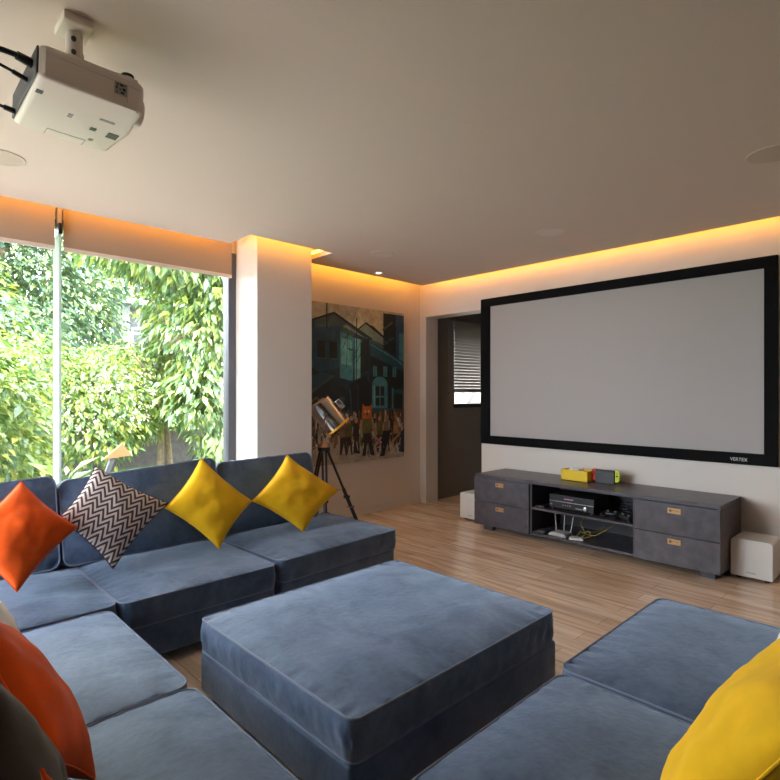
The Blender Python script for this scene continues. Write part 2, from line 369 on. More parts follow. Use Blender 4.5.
# warm LED strips lying on the dropped ceiling just behind its edge
def led(x0, x1, y0, y1, label):
    o = B(x0, x1, y0, y1, ZC+.046, ZC+.076).build('led_strip', M['led']); tag(o, label, 'light strip', 'warm cove light strips')
led(XL, 2.2, 4.288, 4.294, 'warm cove light strip along the window')
led(2.265, 3.04, 3.936, 3.942, 'warm cove light strip across the front of the column')
led(2.218, 2.224, 3.945, 4.285, 'short warm cove light strip on the window side of the column')
led(3.081, 3.087, 3.945, 4.38, 'short warm cove light strip on the painting side of the column')
led(3.10, 4.75, 4.383, 4.389, 'warm cove light strip above the painting')
led(4.763, 4.769, YB+.05, 4.355, 'warm cove light strip above the projector screen')

# ------------------------------------------------------------------ soft furniture
def cushion_mb(w, d, h, r=.03, crown=.03, wr=.003, seed=0, step=.02, pipes=(1,), mat4=None, side_bulge=.008, plan_r=.05):
    """w, d: plan size; h: height between seams; seams at z=+-h/2; returns (body MB, piping MB)"""
    hx, hy, hz = w/2, d/2, h/2
    nx, ny, nz = max(6, int(w/step)), max(6, int(d/step)), max(4, int(h/step))
    idx = {}; mb = MB(); off = Vector((seed*3.17, seed*1.31, seed*.7))
    def corner_pull(x, y):
        # rounded plan corners
        qx = max(abs(x)-(hx-plan_r), 0); qy = max(abs(y)-(hy-plan_r), 0); l = math.hypot(qx, qy)
        if qx > 0 and qy > 0 and l > 1e-9:
            m = max(qx, qy)      # square radius -> circle
            k = m/l
            return math.copysign(hx-plan_r+qx*k, x), math.copysign(hy-plan_r+qy*k, y)
        return x, y
    def pos(i, j, k):
        a = math.sin((i/nx-.5)*PI)*.35+(i/nx*2-1)*.65; b = math.sin((j/ny-.5)*PI)*.35+(j/ny*2-1)*.65; c = k/nz*2-1
        x, y, z = a*hx, b*hy, c*hz
        q = Vector((max(-(hx-r), min(hx-r, x)), max(-(hy-r), min(hy-r, y)), max(-(hz-r*.6), min(hz-r*.6, z))))
        dlt = Vector((x, y, z))-q
        x2, y2 = corner_pull(x, y)
        u, v = abs(a), abs(b)
        n1 = noise.noise(Vector((x*3, y*3, z*3))+off)
        if k in (0, nz):
            s = 1 if k == nz else -1
            cr = crown*(1-u**3.5)*(1-v**3.5)
            e = math.exp(-(min((1-u)*hx, (1-v)*hy)/.05))       # gathers close to the seam
            t = (y if (1-u)*hx < (1-v)*hy else x)
            wrk = wr*e*2.2*noise.noise(Vector((t*30, seed, s*2.1+7)))+wr*1.4*n1*(1-u**6)*(1-v**6)
            z += s*cr+wrk*(1 if min(1-u, 1-v) > 1e-6 else 0)
        else:
            bul = side_bulge*(1-c*c)
            t = y if u > v else x
            bul += wr*1.3*noise.noise(Vector((t*26, c*1.5, seed+3)))*(1-c*c)
            if abs(i-nx/2) == nx/2: x2 += math.copysign(bul, x)
            if abs(j-ny/2) == ny/2: y2 += math.copysign(bul, y)
        p = Vector((x2, y2, z))
        return mat4@p if mat4 is not None else p
    def V(i, j, k):
        if (i, j, k) not in idx: idx[(i, j, k)] = len(mb.v); mb.v.append(tuple(pos(i, j, k)))
        return idx[(i, j, k)]
    def q(a, b, c, d_): mb.f.append((a, b, c, d_)); mb.mi.append(0)
    for i in range(nx):
        for j in range(ny):
            q(V(i, j, nz), V(i+1, j, nz), V(i+1, j+1, nz), V(i, j+1, nz)); q(V(i, j, 0), V(i, j+1, 0), V(i+1, j+1, 0), V(i+1, j, 0))
    for i in range(nx):
        for k in range(nz):
            q(V(i, 0, k), V(i+1, 0, k), V(i+1, 0, k+1), V(i, 0, k+1)); q(V(i, ny, k), V(i, ny, k+1), V(i+1, ny, k+1), V(i+1, ny, k))
    for j in range(ny):
        for k in range(nz):
            q(V(0, j, k), V(0, j, k+1), V(0, j+1, k+1), V(0, j+1, k)); q(V(nx, j, k), V(nx, j+1, k), V(nx, j+1, k+1), V(nx, j, k+1))
    pm = MB()
    for s in pipes:
        kk = nz if s > 0 else 0
        ring = [(i, 0) for i in range(nx)]+[(nx, j) for j in range(ny)]+[(i, ny) for i in range(nx, 0, -1)]+[(0, j) for j in range(ny, 0, -1)]
        pm.tube([pos(i, j, kk) for i, j in ring], .0042, 6, closed=True)
    return mb, pm
def cushion(name, parent, size, center, rot=None, m=None, **k):
    M4 = Matrix.Translation(center)
    if rot is not None: M4 = M4 @ rot
    a, p = cushion_mb(*size, mat4=M4, **k)
    o = a.build(name, m or M['velvet'], parent, smooth=True, ang=math.radians(65))
    p.build('piping', M['velvet_dark'], o, smooth=True)
    return o
def base(parent, x0, x1, y0, y1, z0, z1, RM=None):
    mb = MB(); mb.box(x0, x1, y0, y1, z0, z1, bev=.018, M4=RM); mb.build('base', M['velvet'], parent, smooth=True)
    for fx in (x0+.07, x1-.07):
        for fy in (y0+.07, y1-.07):
            MB().box(fx-.03, fx+.03, fy-.03, fy+.03, 0, z0-.0005, M4=RM).build('foot', M['foot'], parent)

G = 'blue-grey velvet sofa modules'
ZP, ZS, ZB0 = .362, .232, .055          # top seam, underside of the seat cushion, underside of the base
def seat(parent, x0, x1, y0, y1, seed, RM=None, crown=.034, wr=.0050):
    hh = ZP-ZS
    M4 = Matrix.Translation(((x0+x1)/2, (y0+y1)/2, ZS+hh/2+.001))
    if RM is not None: M4 = RM @ M4
    a, p = cushion_mb(x1-x0, y1-y0, hh, crown=crown, seed=seed, mat4=M4, wr=wr, pipes=(1, -1))
    # the underside stays flat on the base
    a.v = [(x, y, max(z, ZS+.001)) for x, y, z in a.v]
    o = a.build('seat_cushion', M['velvet'], parent, smooth=True, ang=math.radians(65)); p.build('piping', M['velvet_dark'], o, smooth=True)
def back_y(parent, x0, x1, yc, ztop, seed, sign=1, lean=14, slump=0):
    """back cushion facing -y (sign=1) or +y (sign=-1); yc is the front-bottom line"""
    hgt = ztop-.35; th = .17
    R = Matrix.Rotation(sign*math.radians(90-lean), 4, 'X') if sign > 0 else Matrix.Rotation(PI, 4, 'Z') @ Matrix.Rotation(math.radians(90-lean), 4, 'X')
    L = math.radians(lean)
    cy_ = yc+sign*(math.sin(L)*hgt/2+th/2+.02)
    M4 = Matrix.Translation(((x0+x1)/2, cy_, .355+hgt/2)) @ R
    a, p = cushion_mb(x1-x0, hgt, th, crown=.03, seed=seed, mat4=M4, wr=.010, pipes=(1, -1), plan_r=.05)
    for q_ in (a, p): q_.v = [(x, y, z+slump*(x-(x0+x1)/2)*max(0, z-.4)/.45) for x, y, z in q_.v]
    a.v = [(x, y, max(z, .362)) for x, y, z in a.v]
    o = a.build('back_cushion', M['velvet'], parent, smooth=True, ang=math.radians(65)); p.build('piping', M['velvet_dark'], o, smooth=True)
def back_x(parent, y0, y1, xc, ztop, seed, lean=14):
    hgt = ztop-.35; th = .17; L = math.radians(lean)
    R = Matrix.Rotation(PI/2, 4, 'Z') @ Matrix.Rotation(math.radians(90-lean), 4, 'X')     # faces +x
    M4 = Matrix.Translation((xc-(math.sin(L)*hgt/2+th/2+.02), (y0+y1)/2, .355+hgt/2)) @ R
    a, p = cushion_mb(y1-y0, hgt, th, crown=.03, seed=seed, mat4=M4, wr=.008, pipes=(1, -1))
    a.v = [(x, y, max(z, .362)) for x, y, z in a.v]
    o = a.build('back_cushion', M['velvet'], parent, smooth=True, ang=math.radians(65)); p.build('piping', M['velvet_dark'], o, smooth=True)

YF = 2.715; YR = 3.80
# window row
t = thing('sofa_module', 'corner sofa module under the window, holding the orange cushion', 'sofa', (.35, 3.2, 0), G)
base(t, -.16, .838, YF+.01, YR, ZB0, ZS); seat(t, -.15, .842, YF, YR-.28, 1)
B(-.16, .838, YR-.13, YR, ZS+.002, .62, bev=.03).build('back_frame', M['velvet'], t, smooth=True)
back_y(t, -.12, .765, 3.42, .845, 2, slump=.05)
t = thing('sofa_module', 'middle sofa module under the window, between the corner module and the one by the column', 'sofa', (1.27, 3.2, 0), G)
base(t, .85, 1.70, YF+.01, YR, ZB0, ZS); seat(t, .852, 1.70, YF-.01, YR-.28, 3)
B(.843, 1.70, YR-.13, YR, ZS+.002, .62, bev=.03).build('back_frame', M['velvet'], t, smooth=True)
back_y(t, .785, 1.735, 3.42, .862, 4, slump=.06)
t = thing('sofa_module', 'end sofa module in front of the column, nearest the tripod lamp', 'sofa', (2.24, 3.2, 0), G)
RM = Matrix.Translation((1.75, 2.75, 0)) @ Matrix.Rotation(math.radians(3), 4, 'Z') @ Matrix.Translation((-1.75, -2.75, 0))
base(t, 1.76, 2.755, YF+.04, YR-.04, ZB0, ZS, RM); seat(t, 1.752, 2.775, YF+.03, YR-.25, 5, RM)
B(1.705, 2.55, YR-.13, YR, ZS+.002, .62, bev=.03).build('back_frame', M['velvet'], t, smooth=True)
back_y(t, 1.755, 2.56, 3.44, .856, 6, slump=.02)
# left row
t = thing('sofa_module', 'left sofa module next to the corner, with the cream cushion', 'sofa', (.3, 2.24, 0), G)
base(t, -.16, .775, 1.80, 2.665, ZB0, ZS); seat(t, .06, .792, 1.802, 2.675, 7)
B(-.16, -.03, 1.80, 2.665, ZS+.002, .60, bev=.03).build('back_frame', M['velvet'], t, smooth=True)
back_x(t, 1.81, 2.66, .17, .80, 8)
t = thing('sofa_module', 'left sofa module nearest the viewer, with the charcoal cushion', 'sofa', (.3, 1.35, 0), G)
base(t, -.16, .775, .92, 1.785, ZB0, ZS); seat(t, .06, .792, .915, 1.788, 9)
B(-.16, -.03, .92, 1.785, ZS+.002, .60, bev=.03).build('back_frame', M['velvet'], t, smooth=True)
back_x(t, .93, 1.78, .17, .80, 10)
# right row
t = thing('sofa_module', 'right sofa module at the far end, facing the window beside the white subwoofer', 'sofa', (2.32, .5, 0), G)
base(t, 1.80, 2.755, .03, .98, ZB0, ZS); seat(t, 1.80, 2.77, .23, .985, 11, wr=.009)
B(1.80, 2.755, -.10, .03, ZB0, .60, bev=.03).build('back_frame', M['velvet'], t, smooth=True)
back_y(t, 1.80, 2.755, .23, .80, 12, sign=-1)
t = thing('sofa_module', 'right sofa module nearest the viewer, touching the big yellow cushion', 'sofa', (1.4, .5, 0), G)
base(t, 1.00, 1.765, .03, .955, ZB0, ZS); seat(t, .985, 1.775, .23, .962, 13)
B(1.00, 1.765, -.10, .03, ZB0, .60, bev=.03).build('back_frame', M['velvet'], t, smooth=True)
back_y(t, .99, 1.77, .23, .80, 14, sign=-1)
# ottoman
t = thing('ottoman', 'large square blue-grey velvet ottoman in the middle of the sofas', 'ottoman', (1.65, 1.78, 0))
base(t, 1.05, 2.285, 1.262, 2.30, .045, .222)
hh = .363-.228
a, p = cushion_mb(1.205, 1.045, hh, crown=.035, seed=21, mat4=Matrix.Translation((1.655, 1.779, .228+hh/2)), wr=.0055, pipes=(1, -1), plan_r=.035, step=.016)
a.v = [(x, y, max(z, .2235)) for x, y, z in a.v]
o = a.build('seat_cushion', M['velvet'], t, smooth=True, ang=math.radians(65)); p.build('piping', M['velvet_dark'], o, smooth=True)

# ------------------------------------------------------------------ throw cushions, each from its four corners (top, right, bottom, left)
def pillow(label, m, T, R, Bt, L, th, group, seed=0, pinch=.09, n=30, floor_z=None, out=None, piping=True):
    T, R, Bt, L = map(Vector, (T, R, Bt, L)); nrm = (R-L).cross(T-Bt).normalized()
    if out is not None and nrm.dot(out) < 0: nrm = -nrm
    mb = MB(); uv = []; off = Vector((seed*2.3, seed*.9, 1.7))
    def pt(i, j, s):
        u, v = i/n*2-1, j/n*2-1
        uu = u*(1-pinch*(1-v*v)); vv = v*(1-pinch*(1-u*u)); a, b = (uu+1)/2, (vv+1)/2
        p = (T*(1-a)+R*a)*(1-b)+(L*(1-a)+Bt*a)*b
        k = max(0, (1-u*u)*(1-v*v))**.42
        nz = noise.noise(Vector((u*2.2, v*2.2, s))+off)*.18 + noise.noise(Vector((u*5, v*5, s))+off)*.05
        ang = noise.noise(Vector((math.atan2(v, u)*2.6, seed, s)))*.10*(u*u+v*v)
        p = p+nrm*(s*th*k*(1+nz+ang))
        if floor_z is not None and p.z < floor_z: p.z = floor_z
        return p, (a, b)
    idx = {}
    for s in (1, -1):
        for i in range(n+1):
            for j in range(n+1):
                e = i in (0, n) or j in (0, n)
                if s < 0 and e: idx[(i, j, s)] = idx[(i, j, 1)]; continue
                p, q = pt(i, j, s); idx[(i, j, s)] = len(mb.v); mb.v.append(tuple(p)); uv.append(q)
        for i in range(n):
            for j in range(n):
                f_ = (idx[(i, j, s)], idx[(i+1, j, s)], idx[(i+1, j+1, s)], idx[(i, j+1, s)])
                mb.f.append(f_ if s > 0 else f_[::-1]); mb.mi.append(0)
    mb.uv = uv
    o = mb.build('cushion', m, None, smooth=True, loc=Bt, ang=math.radians(100)); tag(o, label, 'cushion', group)
    if piping:
        ring = [(i, 0) for i in range(n)]+[(n, j) for j in range(n)]+[(i, n) for i in range(n, 0, -1)]+[(0, j) for j in range(n, 0, -1)]
        pm = MB().tube([Vector(mb.v[idx[(i, j, 1)]]) for i, j in ring], .003, 6, closed=True)
        pm.build('seam', m, o, smooth=True)
    return o
def lean_pillow(label, m, px, yb, yt, zf, th, group, seed, tz=None):
    """px: pixel corners T,R,B,L read off the photograph; stands on z=zf at y=yb and leans back to y=yt"""
    (tx, ty), (rx, ry), (bx, by), (lx, ly) = px
    T = at_y(tx, ty, yt); Bm = at_y(bx, by, yb)
    n_ = Vector((1, 0, 0)).cross(T-Bm).normalized()
    R = at_plane(rx, ry, Bm, n_); L = at_plane(lx, ly, Bm, n_)
    pillow(label, m, T, R, Bm, L, th, group, seed, floor_z=zf, out=Vector((0, -1, 0)))
CG = 'throw cushions on the sofas'
lean_pillow('orange cushion standing on its corner against the back of the corner module', M['orange'], [(21, 481), (78, 527), (17, 592), (-48, 541)], 3.05, 3.30, .392, .085, CG, 1)
lean_pillow('brown and white chevron cushion between the orange and a yellow cushion', M['chevron'], [(95, 466), (169, 503), (113, 569), (58, 519)], 3.14, 3.37, .392, .075, CG, 2)
lean_pillow('yellow cushion leaning by the seam of two back cushions, right of the chevron one', M['yellow'], [(201, 458), (252, 501), (219, 549), (165, 508)], 3.13, 3.37, .392, .075, CG, 3)
lean_pillow('yellow cushion at the lamp end of the window sofa', M['yellow'], [(287, 455), (339, 490), (303, 532), (252, 501)], 3.12, 3.39, .392, .075, CG, 4)
# left row cushions (leaning on the left back, facing +x)
pillow('orange cushion behind the charcoal one on the left sofa', M['orange'], (.14, 1.60, .87), (.28, 1.95, .62), (.41, 1.49, .385), (.26, 1.24, .62), .075, CG, 5, floor_z=.39, out=Vector((1, 0, 0)))
pillow('charcoal velvet cushion in front of the orange one on the left sofa', M['charcoal'], (.10, 1.12, .94), (.16, 1.42, .66), (.27, 1.12, .385), (.16, .87, .66), .08, CG, 6, floor_z=.39, out=Vector((1, 0, 0)))
pillow('cream cushion peeping out beyond the orange one on the left sofa', M['cream'], (.17, 2.15, .80), (.32, 2.40, .60), (.40, 2.25, .385), (.22, 1.95, .58), .06, CG, 7, floor_z=.39, out=Vector((1, 0, 0)))
pillow('orange cushion of which only a tip shows below the charcoal one', M['orange'], (.15, .76, .905), (.20, .90, .65), (.32, .66, .385), (.20, .42, .65), .05, CG, 10, floor_z=.39, out=Vector((1, 0, 0)))
# right row cushions (facing +y)
pillow('big yellow cushion leaning on the right sofa back nearest the viewer', M['yellow'], (1.02, .15, .84), (1.68, .15, .86), (1.70, .42, .39), (1.02, .42, .39), .10, CG, 8, floor_z=.39, out=Vector((0, 1, 0)))
pillow('white cushion with black spots beyond the big yellow one', M['spotted'], (2.26, .20, .80), (2.54, .31, .60), (2.28, .44, .385), (2.01, .31, .60), .06, CG, 9, floor_z=.39, out=Vector((0, 1, 0)))

# ------------------------------------------------------------------ projector screen
t = thing('projector_screen', 'big grey projector screen with a wide black frame on the wall', 'projector screen', (XT, 2.26, .80))
sy0, sy1, sz0, sz1 = .897, 3.622, .803, 2.397; iy0, iy1, iz0, iz1 = .982, 3.505, .893, 2.31
f = MB(); fx0, fx1 = XT-.042, XT-.001
f.box(fx0, fx1, sy0, sy1, sz0, iz0, bev=.003); f.box(fx0, fx1, sy0, sy1, iz1, sz1, bev=.003); f.box(fx0, fx1, sy0, iy0, iz0, iz1); f.box(fx0, fx1, iy1, sy1, iz0, iz1)
f.build('frame', M['black'], t)
B(XT-.022, XT-.012, iy0, iy1, iz0, iz1).build('screen_fabric', M['screen'], t)
def text(s, size, parent, m, loc, rot, name='lettering', sx=1):
    c = bpy.data.curves.new(name, 'FONT'); c.body = s; c.size = size; c.extrude = .0006; c.align_x = 'CENTER'; c.align_y = 'CENTER'
    o = bpy.data.objects.new('tmp', c); COL.objects.link(o); bpy.context.view_layer.update()
    me = bpy.data.meshes.new_from_object(o.evaluated_get(bpy.context.evaluated_depsgraph_get())); bpy.data.objects.remove(o)
    M4 = Matrix.Translation(Vector(loc)-Vector(parent['_o'])) @ rot @ Matrix.Diagonal((sx, 1, 1, 1)); me.transform(M4)
    me.materials.clear(); me.materials.append(m); me.name = name
    o = bpy.data.objects.new(name, me); COL.objects.link(o); o.parent = parent; return o
FACE_NEGX = Matrix(((0, 0, -1, 0), (-1, 0, 0, 0), (0, 1, 0, 0), (0, 0, 0, 1)))      # text plane facing -x, reading towards -y
ta, tb = at_x(730.5, 459, fx0), at_x(747, 460, fx0)
text('VERTEX', .037, t, M['white'], (fx0-.001, (ta.y+tb.y)/2, (ta.z+tb.z)/2), FACE_NEGX, sx=.9)

# ------------------------------------------------------------------ media cabinet
t = thing('media_cabinet', 'long low slate-grey media cabinet with four drawers under the screen', 'cabinet', (4.64, 2.2, 0))
CX0, CX1, CY0, CY1, CZ0, CZ1 = 4.384, 4.915, 1.138, 3.313, .056, .552
c = MB(); c.box(CX0, CX1, CY0, CY1, CZ1-.03, CZ1, bev=.002); c.build('top_panel', M['cabinet'], t)
c = MB(); c.box(CX0+.003, CX1, CY0, CY0+.025, CZ0, CZ1-.0305); c.build('side_panel', M['cabinet'], t)
c = MB(); c.box(CX0+.003, CX1, CY1-.025, CY1, CZ0, CZ1-.0305); c.build('side_panel', M['cabinet'], t)
c = MB(); c.box(CX0+.003, CX1, 1.738, 1.758, CZ0+.021, CZ1-.0305); c.build('divider', M['cab_in'], t)
c = MB(); c.box(CX0+.003, CX1, 2.672, 2.692, CZ0+.021, CZ1-.0305); c.build('divider', M['cab_in'], t)
c = MB(); c.box(CX0+.003, CX1, CY0+.0255, CY1-.0255, CZ0, CZ0+.0205); c.build('bottom_panel', M['cabinet'], t)
c = MB(); c.box(CX0+.004, CX1-.02, 1.7585, 2.6715, .291, .310); c.build('shelf', M['cabinet'], t)
c = MB(); c.box(CX1-.015, CX1-.003, CY0+.026, CY1-.026, CZ0+.021, CZ1-.031); c.build('back_panel', M['cab_in'], t)
for (y0, y1) in ((CY0, 1.737), (2.693, CY1)):
    for (z0, z1, hz) in ((.288, .5205, .470), (CZ0, .283, .236)):
        d = B(CX0-.016, CX0+.002, y0, y1, z0, z1, bev=.002).build('drawer', M['cabinet'], t)
        hy = (y0+y1)/2+.008
        h = MB(); 
        h.box(CX0-.021, CX0-.0165, hy-.046, hy+.046, hz-.020, hz-.013); h.box(CX0-.021, CX0-.0165, hy-.046, hy+.046, hz+.013, hz+.020)
        h.box(CX0-.021, CX0-.0165, hy-.046, hy-.039, hz-.013, hz+.013); h.box(CX0-.021, CX0-.0165, hy+.039, hy+.046, hz-.013, hz+.013)
        h.box(CX0-.0175, CX0-.0163, hy-.039, hy+.039, hz-.013, hz+.013, mi=0)
        h.tube([(CX0-.0195, hy-.034, hz), (CX0-.0205, hy+.012, hz)], .0065, 8, mi=0)
        h.cone((CX0-.0178, hy+.026, hz), (CX0-.0176, hy+.026, hz), .010, .010, 14, mi=1)
        h.build('handle', [M['brass'], M['brass_dark']], d)
for fy in (1.24, 3.19):
    for fx in (CX0+.05, CX1-.11): B(fx, fx+.06, fy-.05, fy+.05, 0, CZ0-.0005).build('foot', M['cabinet'], t)

# things on and in the cabinet
t = thing('tissue_box', 'bright yellow box with white tissues on the cabinet top', 'box', (4.72, 2.39, CZ1))
b = MB(); Y0, Y1, Z0, Z1 = 2.262, 2.524, CZ1+.001, CZ1+.098
b.box(4.65, 4.79, Y0, Y1, Z0, Z0+.004); b.box(4.65, 4.655, Y0, Y1, Z0, Z1); b.box(4.785, 4.79, Y0, Y1, Z0, Z1); b.box(4.65, 4.79, Y0, Y0+.005, Z0, Z1); b.box(4.65, 4.79, Y1-.005, Y1, Z0, Z1); b.box(4.655, 4.785, Y0+.004, Y1-.004, Z1-.02, Z1-.016)
b.build('box_body', M['ybox'], t)
mb = MB(); n = 16
vs = []; fs = []
for i in range(n+1):
    for j in range(n+1):
        u, v = i/n*2-1, j/n*2-1; k = max(0, 1-max(abs(u), abs(v))**2)
        vs.append((4.72+v*.045, 2.42+u*.07, Z1-.014+k*(.030+.03*noise.noise(Vector((u*2.5, v*2.5, 3))))))
for i in range(n):
    for j in range(n): fs.append((i*(n+1)+j, (i+1)*(n+1)+j, (i+1)*(n+1)+j+1, i*(n+1)+j+1))
mb.add(vs, fs); mb.build('tissue', M['tissue'], t, smooth=True)
mb = MB(); mb.tube([(4.70, 2.335, Z1-.016), (4.70, 2.328, Z1+.028)], .004); mb.build('marker', M['brass'], t, smooth=True)

t = thing('game_console', 'handheld game console standing in its grey dock with red and yellow grips', 'game console', (4.72, 2.13, CZ1))
B(4.715, 4.765, 2.052, 2.226, CZ1+.001, CZ1+.108, bev=.004).build('dock', M['dock'], t)
c = MB(); c.box(4.728, 4.742, 2.05, 2.228, CZ1+.02, CZ1+.122, bev=.003); c.build('tablet', M['blackp'], t)
for y0, y1, m in ((2.229, 2.262, 'red'), (2.012, 2.049, 'neon')):
    g = MB(); prof = []
    yo, yi = (y1, y0) if m == 'red' else (y0, y1); sg = 1 if m == 'red' else -1; r = .022
    for k in range(7): a = PI/2*k/6; prof.append((yo-sg*r+sg*r*math.sin(a), CZ1+.125-r+r*math.cos(a)))
    for k in range(7): a = PI/2*k/6; prof.append((yo-sg*r+sg*r*math.cos(a), CZ1+.022+r-r*math.sin(a)))
    prof += [(yi, CZ1+.022), (yi, CZ1+.125)]
    g.prism(prof, 'x', 4.727, 4.745); o = g.build('grip', M[m], t); o['label'] = 'red grip' if m == 'red' else 'neon yellow grip'
    ym = (y0+y1)/2
    s = MB(); s.cone((4.727, ym, CZ1+.075 if m == 'neon' else CZ1+.098), (4.720, ym, CZ1+.075 if m == 'neon' else CZ1+.098), .007, .008, 14)
    for dy, dz in ((0, .008), (0, -.008), (.008, 0), (-.008, 0)): zz = CZ1+(.100 if m == 'neon' else .070); s.cone((4.727, ym+dy, zz+dz), (4.725, ym+dy, zz+dz), .0028, .0028, 10)
    s.build('thumbstick', M['blackp'], o)

t = thing('av_receiver', 'black audio receiver on the open cabinet shelf', 'receiver', (4.6, 2.32, .31))
c = MB(); c.box(4.452, 4.75, 2.110, 2.530, .326, .446, bev=.003); c.build('body', M['blackp'], t)
c = MB(); c.box(4.446, 4.4515, 2.112, 2.528, .330, .386, bev=.001); c.build('front_panel', M['blackp'], t)
c = MB(); c.box(4.444, 4.4512, 2.112, 2.528, .387, .3905); c.build('trim_line', M['silver'], t)
c = MB()
yy = 2.385
for wd in (.012, .006, .010, .010, .006, .009, .006): c.box(4.4505, 4.4518, yy-wd, yy, .412+random.uniform(-.001, .001), .421+random.uniform(-.002, .003)); yy -= wd+.004
c.build('display', M['display'], t)
c = MB(); c.lathe((4.4455, 2.185, .357), (-1, 0, 0), [(0, .0), (0, .019), (.012, .018), (.014, .015), (.014, 0)], 24); c.build('volume_knob', M['silver'], t, smooth=True)
c = MB(); c.lathe((4.4455, 2.505, .36), (-1, 0, 0), [(0, .0), (0, .010), (.006, .009), (.006, 0)], 20); c.build('power_button', M['greyp'], t, smooth=True)
for k in range(4): MB().lathe((4.4455, 2.392-k*.022, .362), (-1, 0, 0), [(0, 0), (0, .0045), (.004, .004), (.004, 0)], 12).build('button', M['silver'], t)
c = MB(); c.box(4.4445, 4.4462, 2.215, 2.275, .343, .352); c.build('port_strip', M['greyp'], t)
for dx in (4.47, 4.72):
    for dy in (2.14, 2.50): MB().cone((dx, dy, .3105), (dx, dy, .327), .015, .015, 14).build('foot', M['blackp'], t)

def controller(x, y, z, rz, label):
    o = thing('game_controller', label, 'game controller', (x, y, z), 'game controllers on the shelf')
    R4 = Matrix.Translation((x, y, z)) @ Matrix.Rotation(rz, 4, 'Z'); mb = MB()
    mb.box(-.035, .035, -.06, .06, .012, .045, bev=.012, M4=R4)
    mb.build('body', M['blackp'], o, smooth=True)
    for s in (-1, 1):
        g = MB(); g.tube([R4@Vector((0, s*.055, .03)), R4@Vector((-.03, s*.066, .025)), R4@Vector((-.062, s*.072, .0185))], [.022, .021, .016], 12); g.build('grip', M['blackp'], o, smooth=True)
        st = MB(); st.cone(R4@Vector((-.012, s*.03, .044)), R4@Vector((-.012, s*.03, .056)), .006, .011, 14); st.build('thumbstick', M['greyp'], o)
controller(4.52, 1.985, .311, .2, 'black game controller beside the audio receiver')
controller(4.47, 1.84, .311, -.35, 'black game controller by the right drawers')
t = thing('cable_coil', 'loose coil of black cable on the shelf behind the controllers', 'cable', (4.66, 1.88, .311))
mb = MB(); pts = []
for k in range(90): a = k*.31; rr = .055+.02*math.sin(k*.7); pts.append((4.68+rr*math.cos(a), 1.88+1.4*rr*math.sin(a), .318+.0010*k+.012*abs(math.sin(k*.9))))
mb.tube(pts, .0045, 6); mb.build('cable', M['blackp'], t, smooth=True)
t = thing('media_player', 'small black media player box left of the audio receiver', 'media player', (4.47, 2.61, .31))
B(4.42, 4.50, 2.565, 2.655, .3105, .331, bev=.004).build('body', M['blackp'], t); B(4.4185, 4.4205, 2.60, 2.615, .318, .322).build('status_light', M['brass'], t)

FZ = CZ0+.0215
t = thing('router', 'white network router with upright aerials on the bottom shelf', 'router', (4.52, 2.44, FZ))
mb = MB(); mb.prism([(2.36, FZ), (2.53, FZ), (2.52, FZ+.022), (2.50, FZ+.030), (2.39, FZ+.030), (2.37, FZ+.022)], 'x', 4.43, 4.56); mb.build('body', M['router'], t)
for k, (y, ly) in enumerate(((2.515, .02), (2.44, 0), (2.375, -.02))):
    a = MB(); a.cone((4.55, y, FZ+.02), (4.565, y+ly, FZ+.17), .006, .0045, 10); a.build('antenna', M['router'], t, smooth=True)
t = thing('power_adapter', 'flat white adapter beside the router, trailing yellow cables', 'adapter', (4.46, 2.26, FZ))
B(-.045, .045, -.06, .06, 0, .018, bev=.004, M4=Matrix.Translation((4.46, 2.27, FZ+.0005)) @ Matrix.Rotation(.3, 4, 'Z')).build('body', M['white'], t, smooth=True)
a = MB()
a.tube([(4.50, 2.30, FZ+.012), (4.55, 2.28, FZ+.05), (4.60, 2.22, FZ+.02), (4.58, 2.16, FZ+.03), (4.62, 2.08, FZ+.09), (4.70, 2.04, FZ+.13), (4.85, 2.03, FZ+.15)], .004, 8)
a.tube([(4.48, 2.22, FZ+.012), (4.53, 2.17, FZ+.035), (4.58, 2.22, FZ+.06), (4.64, 2.28, FZ+.03), (4.75, 2.24, FZ+.02), (4.86, 2.20, FZ+.05)], .004, 8)
a.tube([(4.50, 2.25, FZ+.012), (4.54, 2.23, FZ+.04), (4.60, 2.30, FZ+.10), (4.75, 2.34, FZ+.16), (4.86, 2.34, FZ+.18)], .0035, 8)
a.build('cable', M['ycable'], t, smooth=True)
t = thing('set_top_box', 'low dark grey set-top box left of the router', 'set-top box', (4.46, 2.60, FZ))
B(4.42, 4.53, 2.555, 2.64, FZ+.0005, FZ+.026, bev=.004).build('body', M['dock'], t); B(4.4185, 4.421, 2.57, 2.63, FZ+.009, FZ+.016).build('front_window', M['silver'], t)
t = thing('remote_control', 'black remote control lying at the left end of the bottom shelf', 'remote control', (4.43, 2.65, FZ))
B(4.40, 4.417, 2.56, 2.665, FZ+.0005, FZ+.015, bev=.004).build('body', M['blackp'], t)
b = MB()
for k in range(5): b.box(4.40, 4.41, 2.56+k*.02, 2.568+k*.02, FZ+.0148, FZ+.0165)
b.build('buttons', M['greyp'], t)

